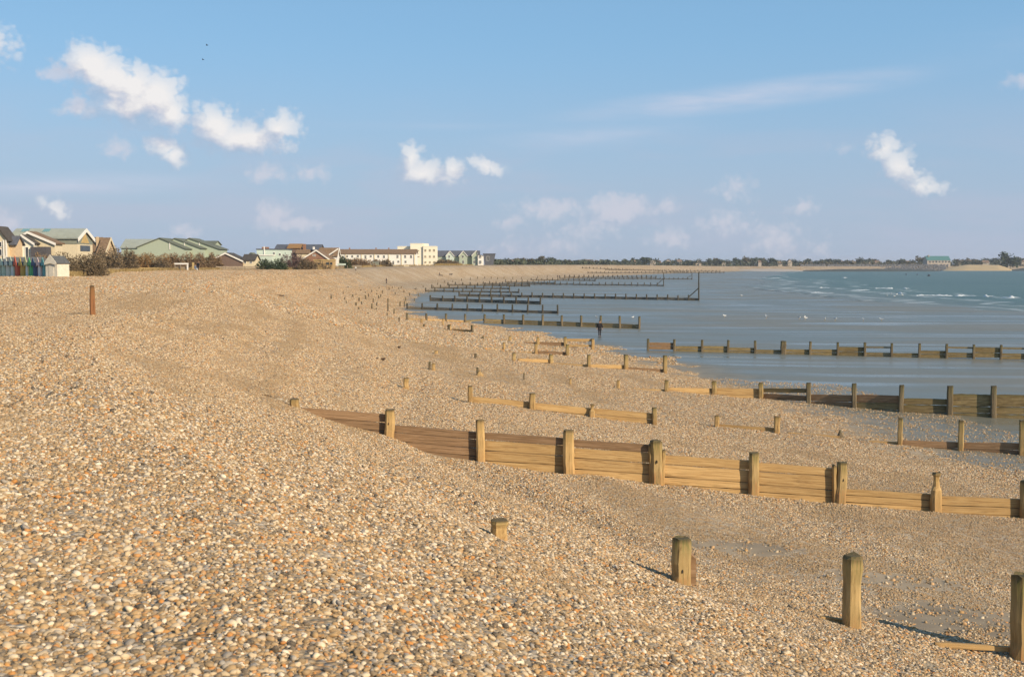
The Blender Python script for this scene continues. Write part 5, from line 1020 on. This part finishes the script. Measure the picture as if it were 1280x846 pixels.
def scrub(px0, px1, top, n, seed, mat, dd=0):
    rnd = random.Random(seed); vs = []; fs = []
    for k in range(n):
        px = rnd.uniform(px0, px1); d = far_d(px) + dd + rnd.uniform(-14, 30); X = xat(px, d); g = gz(X, d); h = max(zat(top + 1.2 * math.sin(px * .23) + math.sin(px * .61), d) - g, 1.0); c = Vector((X, d, g + h * rnd.random()))
        u = Vector((rnd.gauss(0, 1), rnd.gauss(0, 1), rnd.gauss(0, .8))).normalized(); v = u.cross(Vector((rnd.gauss(0, 1), rnd.gauss(0, 1), rnd.gauss(0, 1)))).normalized(); s = rnd.uniform(.7, 1.8); i = len(vs); vs += [c - u * s, c + v * s * .7, c + u * s, c - v * s * .7]; fs.append((i, i + 1, i + 2, i + 3))
    mb = MB(); mb.add(vs, fs); tag(mb.build('scrub', M[mat]), kind='stuff')
scrub(612, 800, 326.5, 4200, 3, 'leaf_far'); scrub(800, 1350, 327, 9000, 4, 'leaf_far', 20); scrub(1000, 1160, 328.5, 1500, 5, 'leaf_olive', 0)
HM = {}
def far_house(px, top, d, wpx, i):
    X = xat(px, d); g = gz(X, d); e = empty('far_house', (X, d, g), 'tiny pale house with a brown roof among trees on the far shore', 'house', 'houses along the far shore'); W_ = wpx * d / F / 2; H = max(zat(top, d) - g, 4); key = i % 4
    if key not in HM:
        s = .55 + .06 * key; pl = lambda y: [(-1, y, -.1), (1, y, -.1), (1, y, s), (0, y, 1), (-1, y, s)]; a = MB(); r = MB()
        if key % 2: a.prism(None, pl(0), pl(1)); slab(r, (-1.08, -.05, s - .04), (0, -.05, 1.0), (0, 1.05, 1.0), (-1.08, 1.05, s - .04), .05); slab(r, (0, -.05, 1.0), (1.08, -.05, s - .04), (1.08, 1.05, s - .04), (0, 1.05, 1.0), .05)
        else: a.box(-1, 1, 0, 1, -.1, s); r.prism(None, [(-1.05, -.05, s + .003), (1.05, -.05, s + .003), (1.05, 1.05, s + .003), (-1.05, 1.05, s + .003)], [(-.9, .5, 1), (.9, .5, 1), (.9, .52, 1), (-.9, .52, 1)])
        am = a.mesh('wall'); am.materials.append(M['farwall']); rm = r.mesh('roof'); rm.materials.append(M['farroof']); HM[key] = (am, rm)
    child('wall', HM[key][0], e, scale=(W_, 7, H)); child('roof', HM[key][1], e, scale=(W_, 7, H))
for i, px in enumerate([640, 700, 735, 741, 768, 781, 792, 812, 826, 838, 846, 855, 868, 876, 886, 903, 915, 926, 946, 958, 972, 986, 999, 1013, 1028, 1052, 1068, 1088, 1100, 1118, 1131, 1142, 1196, 1204, 1214, 1226, 1236, 1250, 1283, 1300]): far_house(px + random.uniform(-4, 4), random.uniform(324.2, 327.6), far_d(px) + random.uniform(8, 70), random.uniform(3.5, 9), i)
b = building('teal_roofed_hall', 'long teal roofed hall above the yellow sand on the far shore', 1172, 1690, 'hall'); vol(b, 1159, 1188, 325.4, 320.2, 1690, 18, 'side', M['farwall'], M['teal']); block(b, 1160, 1161.5, 318.8, 321, 1696, 3, M['farwall'], 'turret'); 
for x in range(1161, 1188, 4): win(b, x, x + 2.6, 326, 328.6, 1690)
def mound(name, px0, px1, d0, d1, ztop, mat, kind, rough=.0):
    vs = []; fs = []; n = 60
    for k in range(n + 1):
        px = px0 + (px1 - px0) * k / n; e = min(1, 3.2 * k / n, 5 * (n - k) / n) ** .7 * (.94 + .16 * (float(fbm(k * .11, 3.3, 3, 9)) - .5))
        for (t, z) in ((0, -1.2), (.25, ztop * .55), (.5, ztop), (1, ztop), (1.3, -1)): d = d0 + (d1 - d0) * t; vs.append((xat(px, d), d + rough * random.uniform(-3, 3), -1.2 + (z + 1.2) * e * (1 + rough * random.uniform(-.25, .25))))
    for k in range(n):
        for q in range(4): a = k * 5 + q; fs.append((a, a + 5, a + 6, a + 1))
    mb = MB(); mb.add(vs, fs); return tag(mb.build(name, mat, smooth=True), kind=kind)
mound('sand_spit', 1178, 1266, 1480, 1640, 7.6, M['sandspit'], 'structure'); mound('rocky_foreshore', 985, 1180, 1330, 1560, 1.5, M['weed'], 'structure', .5); mound('rocky_foreshore', 1262, 1400, 1480, 1640, 5.5, M['weed'], 'structure', .5); mound('pale_bank', 840, 1010, 1330, 1480, 2.2, M['farwall'], 'structure', .2)
def rocks(px0, px1, n, seed):
    rnd = random.Random(seed); mb = MB()
    for k in range(n):
        px = rnd.uniform(px0, px1); t = rnd.random(); d = 1560 + 110 * t; X = xat(px, d); z = -.6 + 8.0 * t; s = rnd.uniform(.8, 1.9)
        mb.add([(X + s * rnd.uniform(.6, 1) * a, d + s * rnd.uniform(.6, 1) * b_, z + s * rnd.uniform(.6, 1) * c) for a, b_, c in ((-1, 0, 0), (1, 0, 0), (0, -1, 0), (0, 1, 0), (0, 0, -1), (0, 0, 1))], [(0, 2, 5), (2, 1, 5), (1, 3, 5), (3, 0, 5), (2, 0, 4), (1, 2, 4), (3, 1, 4), (0, 3, 4)])
    tag(mb.build('rock_bank', M['rock']), kind='stuff')
rocks(1000, 1185, 2600, 9)

# ------------------------------------------------------------------ people and birds
def skin_mesh(name, pts, edges, rad, mat, sub=2):
    bm = bmesh.new(); lay_ = bm.verts.layers.skin.verify(); V_ = [bm.verts.new(p) for p in pts]
    for i, v in enumerate(V_): v[lay_].radius = rad[i] if isinstance(rad[i], tuple) else (rad[i], rad[i]); v[lay_].use_root = (i == 0)
    for a, b_ in edges: bm.edges.new((V_[a], V_[b_]))
    me = bpy.data.meshes.new(name); bm.to_mesh(me); bm.free(); o = bpy.data.objects.new(name, me); C.objects.link(o)
    o.modifiers.new('s', 'SKIN').use_smooth_shade = True; m_ = o.modifiers.new('d', 'SUBSURF'); m_.levels = sub; m_.render_levels = sub
    dg = bpy.context.evaluated_depsgraph_get(); ev = o.evaluated_get(dg); out = bpy.data.meshes.new_from_object(ev); bpy.data.objects.remove(o); out.name = name; out.materials.clear(); out.materials.append(mat)
    for p in out.polygons: p.use_smooth = True
    return out
M['skin'] = plain('skin', (.45, .27, .19), .6, .05); M['navy'] = plain('dark_coat', (.013, .012, .015), .85, .2, 8); M['jeans'] = plain('dark_trousers', (.035, .033, .04), .85, .2, 8); M['hair'] = plain('dark_hair', (.035, .025, .018), .7, .2, 20); M['shoe'] = plain('shoe', (.02, .018, .016), .6); M['pale_top'] = plain('pale_top', (.50, .50, .48), .85, .1); M['blue_top'] = plain('blue_top', (.10, .13, .20), .85, .1)
def person(px, top, base, label, coat='navy', legs='jeans', rz=0.0, stride=.16, group=None, seated=False, at=None):
    q = hit(px, base) if at is None else np.array([xat(px, at), at, gz(xat(px, at), at)]); t = at_Y(px, top, q[1]); H = t[2] - q[2]; s = H / (1.75 if not seated else 1.25); e = empty('person', q, label, 'person', group, rz)
    hz_ = .90 if not seated else .42
    hip = (0, 0, hz_); up = hz_ - .90
    ch = (0, .0, 1.28 + up); nk = (0, .01, 1.47 + up); hd = (0, -.02, 1.60 + up); tp = (0, -.015, 1.70 + up); shl = (-.19, 0, 1.41 + up); shr = (.19, 0, 1.41 + up)
    ell = (-.27, .03, 1.13 + up); elr = (.27, -.02, 1.13 + up); wrl = (-.30, -.08, .90 + up); wrr = (.29, -.12, .90 + up); hnl = (-.30, -.10, .80 + up); hnr = (.29, -.15, .80 + up)
    if seated: kl, kr, al, ar, tl, tr_ = (-.11, -.42, .46), (.11, -.42, .46), (-.11, -.48, .06), (.11, -.48, .06), (-.11, -.62, .03), (.11, -.62, .03)
    else: kl, kr, al, ar, tl, tr_ = (-.10, -stride * .55, .49), (.10, stride * .15, .49), (-.10, -stride, .07), (.10, stride * .9, .08), (-.11, -stride - .15, .03), (.11, stride * .9 - .14, .03)
    P_ = [hip, ch, nk, hd, tp, shl, ell, wrl, hnl, shr, elr, wrr, hnr, (-.09, 0, hz_ - .04), kl, al, tl, (.09, 0, hz_ - .04), kr, ar, tr_]
    E_ = [(0, 1), (1, 2), (2, 3), (3, 4), (1, 5), (5, 6), (6, 7), (7, 8), (1, 9), (9, 10), (10, 11), (11, 12), (0, 13), (13, 14), (14, 15), (15, 16), (0, 17), (17, 18), (18, 19), (19, 20)]
    R_ = [(.15, .11), (.16, .11), .055, (.085, .095), (.06, .07), .06, .045, .033, .035, .06, .045, .033, .035, .085, .058, .04, .035, .085, .058, .04, .035]
    body = child('body', skin_mesh('body', P_, E_, R_, M['skin']), e, scale=(s, s, s))
    for sgn, w0, h0 in ((-1, wrl, hnl), (1, wrr, hnr)):            # five fingers on each hand, all part of one small mesh
        mb = MB()
        for f in range(4): a = Vector(h0) + Vector((.0, -.022 + .015 * f, -.01)); mb.tube(a, a + Vector((-.006 * sgn, -.005, -.075 + .008 * abs(f - 1.5))), .009, .007, 5)
        a = Vector(h0) + Vector((-.01 * sgn, -.03, .03)); mb.tube(a, a + Vector((-.012 * sgn, -.035, -.045)), .011, .008, 5); o = mb.build('fingers', M['skin'], e, world=False); o.scale = (s, s, s)
    JP = [(0, 0, hz_ + .02), (0, 0, hz_ + .18), ch, (0, .01, 1.44 + up), shl, ell, (wrl[0], wrl[1] + .01, wrl[2] + .03), shr, elr, (wrr[0], wrr[1] + .01, wrr[2] + .03), (0, 0, hz_ - .10)]
    jk = skin_mesh('jacket', JP, [(0, 1), (1, 2), (2, 3), (2, 4), (4, 5), (5, 6), (2, 7), (7, 8), (8, 9), (0, 10)], [(.19, .14), (.18, .135), (.20, .14), (.09, .08), .085, .065, .055, .085, .065, .055, (.20, .15)], M[coat]); child('jacket', jk, e, scale=(s, s, s))
    tr = skin_mesh('trousers', [hip, (-.09, 0, hz_ - .05), kl, (al[0], al[1], al[2] + .02), (.09, 0, hz_ - .05), kr, (ar[0], ar[1], ar[2] + .02)], [(0, 1), (1, 2), (2, 3), (0, 4), (4, 5), (5, 6)], [(.15, .12), .105, .075, .06, .105, .075, .06], M[legs]); child('trousers', tr, e, scale=(s, s, s))
    for a, b_ in ((al, tl), (ar, tr_)): mb = MB(); mb.tube((a[0], a[1] + .06, a[2] - .02), (b_[0], b_[1] - .02, b_[2] + .005), .05, .04, 8); o = mb.build('shoe', M['shoe'], e, world=False, smooth=True); o.scale = (s, s, s)
    v, f = ico(2); hv = [((x * .094), y * .104 + .012 + hd[1], z * .10 + hd[2] + .045) for x, y, z in v if True]; keep = [tuple(q_) for q_ in f if min(v[i][2] - .35 * -v[i][1] * 0 + (.6 if v[i][1] > -.1 else 0) for i in q_) > .05]
    mb = MB(); mb.add(hv, keep); o = mb.build('hair', M['hair'], e, world=False, smooth=True); o.scale = (s, s, s)
    mb = MB(); fy = hd[1] - .098; zc = hd[2]
    for sx in (-.032, .032): mb.add([(sx + .012 * a, fy + .004 * abs(a), zc + .02 + .007 * b_) for a, b_ in ((-1, 0), (0, -1), (1, 0), (0, 1))], [(0, 1, 2, 3)])
    mb.add([(-.025, fy + .004, zc - .055), (.025, fy + .004, zc - .055), (.02, fy + .002, zc - .064), (-.02, fy + .002, zc - .064)], [(0, 1, 2, 3)]); o = mb.build('eyes_and_mouth', M['hair'], e, world=False); o.scale = (s, s, s)
    mb = MB(); mb.add([(-.014, fy + .012, zc - .03), (.014, fy + .012, zc - .03), (0, fy - .014, zc - .026), (0, fy + .01, zc + .015)], [(0, 1, 2), (0, 2, 3), (2, 1, 3)]); o = mb.build('nose', M['skin'], e, world=False); o.scale = (s, s, s)
    return e
person(749.5, 400.6, 421.2, 'person in black jacket and dark trousers walking on the wet sand', rz=.15, stride=.12)
person(247.6, 326.6, 336.8, 'person in a long dark coat standing by the hedge', rz=2.5, stride=.05, at=284); person(244, 330.6, 336.6, 'person sitting beside the standing dark coated one', 'blue_top', 'pale_top', rz=1.2, seated=True, at=283)
person(483, 347, 354.6, 'person in dark clothes walking alone across the far shingle', rz=1.4, stride=.2); person(444.6, 332.6, 338.6, 'person in a pale top and dark trousers below the terrace', 'pale_top', 'jeans', rz=.6)
person(549.4, 340, 345.2, 'person in dark clothes on the pale far bank', rz=1.5, stride=.2); person(697, 343.8, 347.6, 'left of two tiny dark walkers beside the distant groyne posts', rz=.4); person(699.4, 343.8, 347.6, 'right of two tiny dark walkers beside the distant groyne posts', rz=2.6)
def dog(px, base, hpx, label, rz):
    q = hit(px, base); s = hpx * q[1] / F / .62; e = empty('dog', q, label, 'dog', rz=rz)
    P_ = [(0, 0, .43), (.22, 0, .45), (.36, 0, .44), (.47, 0, .58), (.60, 0, .60), (.70, 0, .57), (-.25, 0, .46), (-.36, 0, .42), (-.52, 0, .58), (.32, .08, .30), (.30, .08, .15), (.32, .08, .02), (.32, -.08, .30), (.36, -.08, .15), (.38, -.08, .02), (-.34, .08, .30), (-.26, .08, .24), (-.38, .08, .15), (-.36, .08, .02), (-.34, -.08, .30), (-.24, -.08, .24), (-.34, -.08, .15), (-.32, -.08, .02)]
    E_ = [(0, 1), (1, 2), (2, 3), (3, 4), (4, 5), (0, 6), (6, 7), (7, 8), (2, 9), (9, 10), (10, 11), (2, 12), (12, 13), (13, 14), (7, 15), (15, 16), (16, 17), (17, 18), (7, 19), (19, 20), (20, 21), (21, 22)]
    R_ = [.12, .14, .12, .08, .075, .04, .10, .10, .02, .05, .03, .03, .05, .03, .03, .06, .04, .028, .03, .06, .04, .028, .03]
    child('body', skin_mesh('body', P_, E_, R_, M['navy']), e, scale=(s, s, s))
    for sy in (-.05, .05): mb = MB(); mb.tube((.56, sy, .64), (.53, sy * 1.6, .56), .03, .012, 5); o = mb.build('ear', M['navy'], e, world=False); o.scale = (s, s, s)
dog(563.4, 344.6, 2.6, 'dark dog on the pale far bank right of its walker', .3); dog(552, 345.4, 1.8, 'small dog just behind the walker on the far bank', 3.3)
M['gullw'] = plain('gull_white', (.80, .80, .78), .7, .03); M['gullg'] = plain('gull_grey', (.36, .38, .40), .7, .05); M['beak'] = plain('gull_beak', (.55, .35, .05), .6)
GB = skin_mesh('body', [(0, 0, .26), (.12, 0, .28), (.19, 0, .36), (.24, 0, .41), (-.14, 0, .26), (-.27, 0, .27)], [(0, 1), (1, 2), (2, 3), (0, 4), (4, 5)], [.085, .075, .04, .045, .065, .02], M['gullw'], 2)
mb = MB()
for s in (-1, 1): mb.add([(.10, .075 * s, .32), (.0, .095 * s, .27), (-.34, .03 * s, .29), (-.10, .05 * s, .345)], [(0, 1, 2, 3)])
GW = mb.mesh('wings'); GW.materials.append(M['gullg']); mb = MB(); mb.tube((.27, 0, .41), (.34, 0, .395), .014, .004, 5); GK = mb.mesh('beak'); GK.materials.append(M['beak']); mb = MB()
for s in (-1, 1): mb.tube((.0, .035 * s, .20), (.0, .035 * s, 0), .008, .008, 5); mb.add([(0, .035 * s, .004), (.06, .015 * s, .004), (.06, .055 * s, .004)], [(0, 1, 2)])
GL = mb.mesh('legs'); GL.materials.append(M['beak'])
def gull(px, base, rz, label, s=1.0):
    q = hit(px, base) ; e = empty('gull', q, label, 'gull', 'gulls on the tidal sand and surf', rz)
    for nm, me in (('body', GB), ('wings', GW), ('beak', GK), ('legs', GL)): child(nm, me, e, scale=(s, s, s))
GULLS = [(957.6, 398.4), (999, 399.4), (1007, 399.6), (1031, 400.8), (1044, 400.8), (1079, 401.6), (1101.5, 401.4), (745.5, 397.4), (791, 398.2), (791, 408.6), (1109, 370.6), (1118, 371.4), (1128, 370), (1113.6, 368.6), (1121, 369), (958.4, 396.8), (1006, 397.8), (905.6, 396.8), (927, 370.6)]
sandg = sorted([i for i in range(19) if i not in (7, 8, 9, 10, 11, 12, 13, 14, 18)], key=lambda i: GULLS[i][0]); surfg = sorted([10, 11, 12, 13, 14, 18], key=lambda i: GULLS[i][0])
for i, (x, y) in enumerate(GULLS): gull(x, y, random.uniform(0, 6.28), 'white gull perched low on the walker groyne boards' if i == 9 else 'white gull beyond the boards, nearest the walker' if i == 7 else 'white gull beyond the right end of the walker groyne' if i == 8 else ORD[surfg.index(i)] + ' of the white gulls at the edge of the surf' if i in surfg else ORD[sandg.index(i)] + ' of the white gulls on the open wet sand', 1.15 if x > 900 else .9)
M['buoy'] = plain('dark_buoy', (.03, .03, .035), .6)
for i, (x, y) in enumerate([(1161, 345.2), (1146.5, 343.6), (1132.6, 343.4)]):
    q = XYZ_Z(x, y, SEA); s = (1.0, .6, .6)[i]; v, f = ico(2); e = empty('buoy', q, 'dark round buoy floating on the teal water' if i == 0 else 'small dark float on the teal water left of the round buoy', 'buoy', None if i == 0 else 'small floats'); mb = MB(); mb.add([tuple(c * s for c in (a[0], a[1], a[2] + .25)) for a in v], [tuple(t_) for t_ in f]); mb.tube((0, 0, s), (0, 0, 1.9 * s), .07, .05, 6); mb.build('float', M['buoy'], e, world=False, smooth=True)
def flying(px, py, d, label):
    q = at_Y(px, py, d); e = empty('flying_bird', q, label, 'bird'); mb = MB(); mb.tube((-.09, 0, 0), (.09, 0, .01), .03, .02, 6); mb.build('body', M['navy'], e, world=False); 
    for s in (-1, 1): mb = MB(); mb.prism(None, [(.05, .02 * s, .01), (-.04, .02 * s, .01), (-.05, .2 * s, .06), (.0, .22 * s, .06)], [(.05, .02 * s, .02), (-.04, .02 * s, .02), (-.05, .2 * s, .07), (.0, .22 * s, .07)]); mb.build('wing', M['navy'], e, world=False)
flying(259, 57, 95, 'small dark bird flying high in the clear blue sky'); flying(254, 75, 105, 'second tiny bird below the first in the blue sky')

# ------------------------------------------------------------------ sea air
def build_haze():
    hm = bpy.data.materials.new('haze'); hm.use_nodes = True; nt = hm.node_tree; nt.nodes.clear()
    v = N(nt, 'ShaderNodeVolumePrincipled'); v.inputs['Color'].default_value = (.80, .86, .95, 1); v.inputs['Density'].default_value = HAZE; v.inputs['Anisotropy'].default_value = .1
    o_ = N(nt, 'ShaderNodeOutputMaterial'); nt.links.new(v.outputs[0], o_.inputs['Volume'])
    o = MB().box(-27000, 27000, -27000, 27000, -9, 31).build('haze', hm); tag(o, kind='stuff')
HAZE = .00010
build_haze()
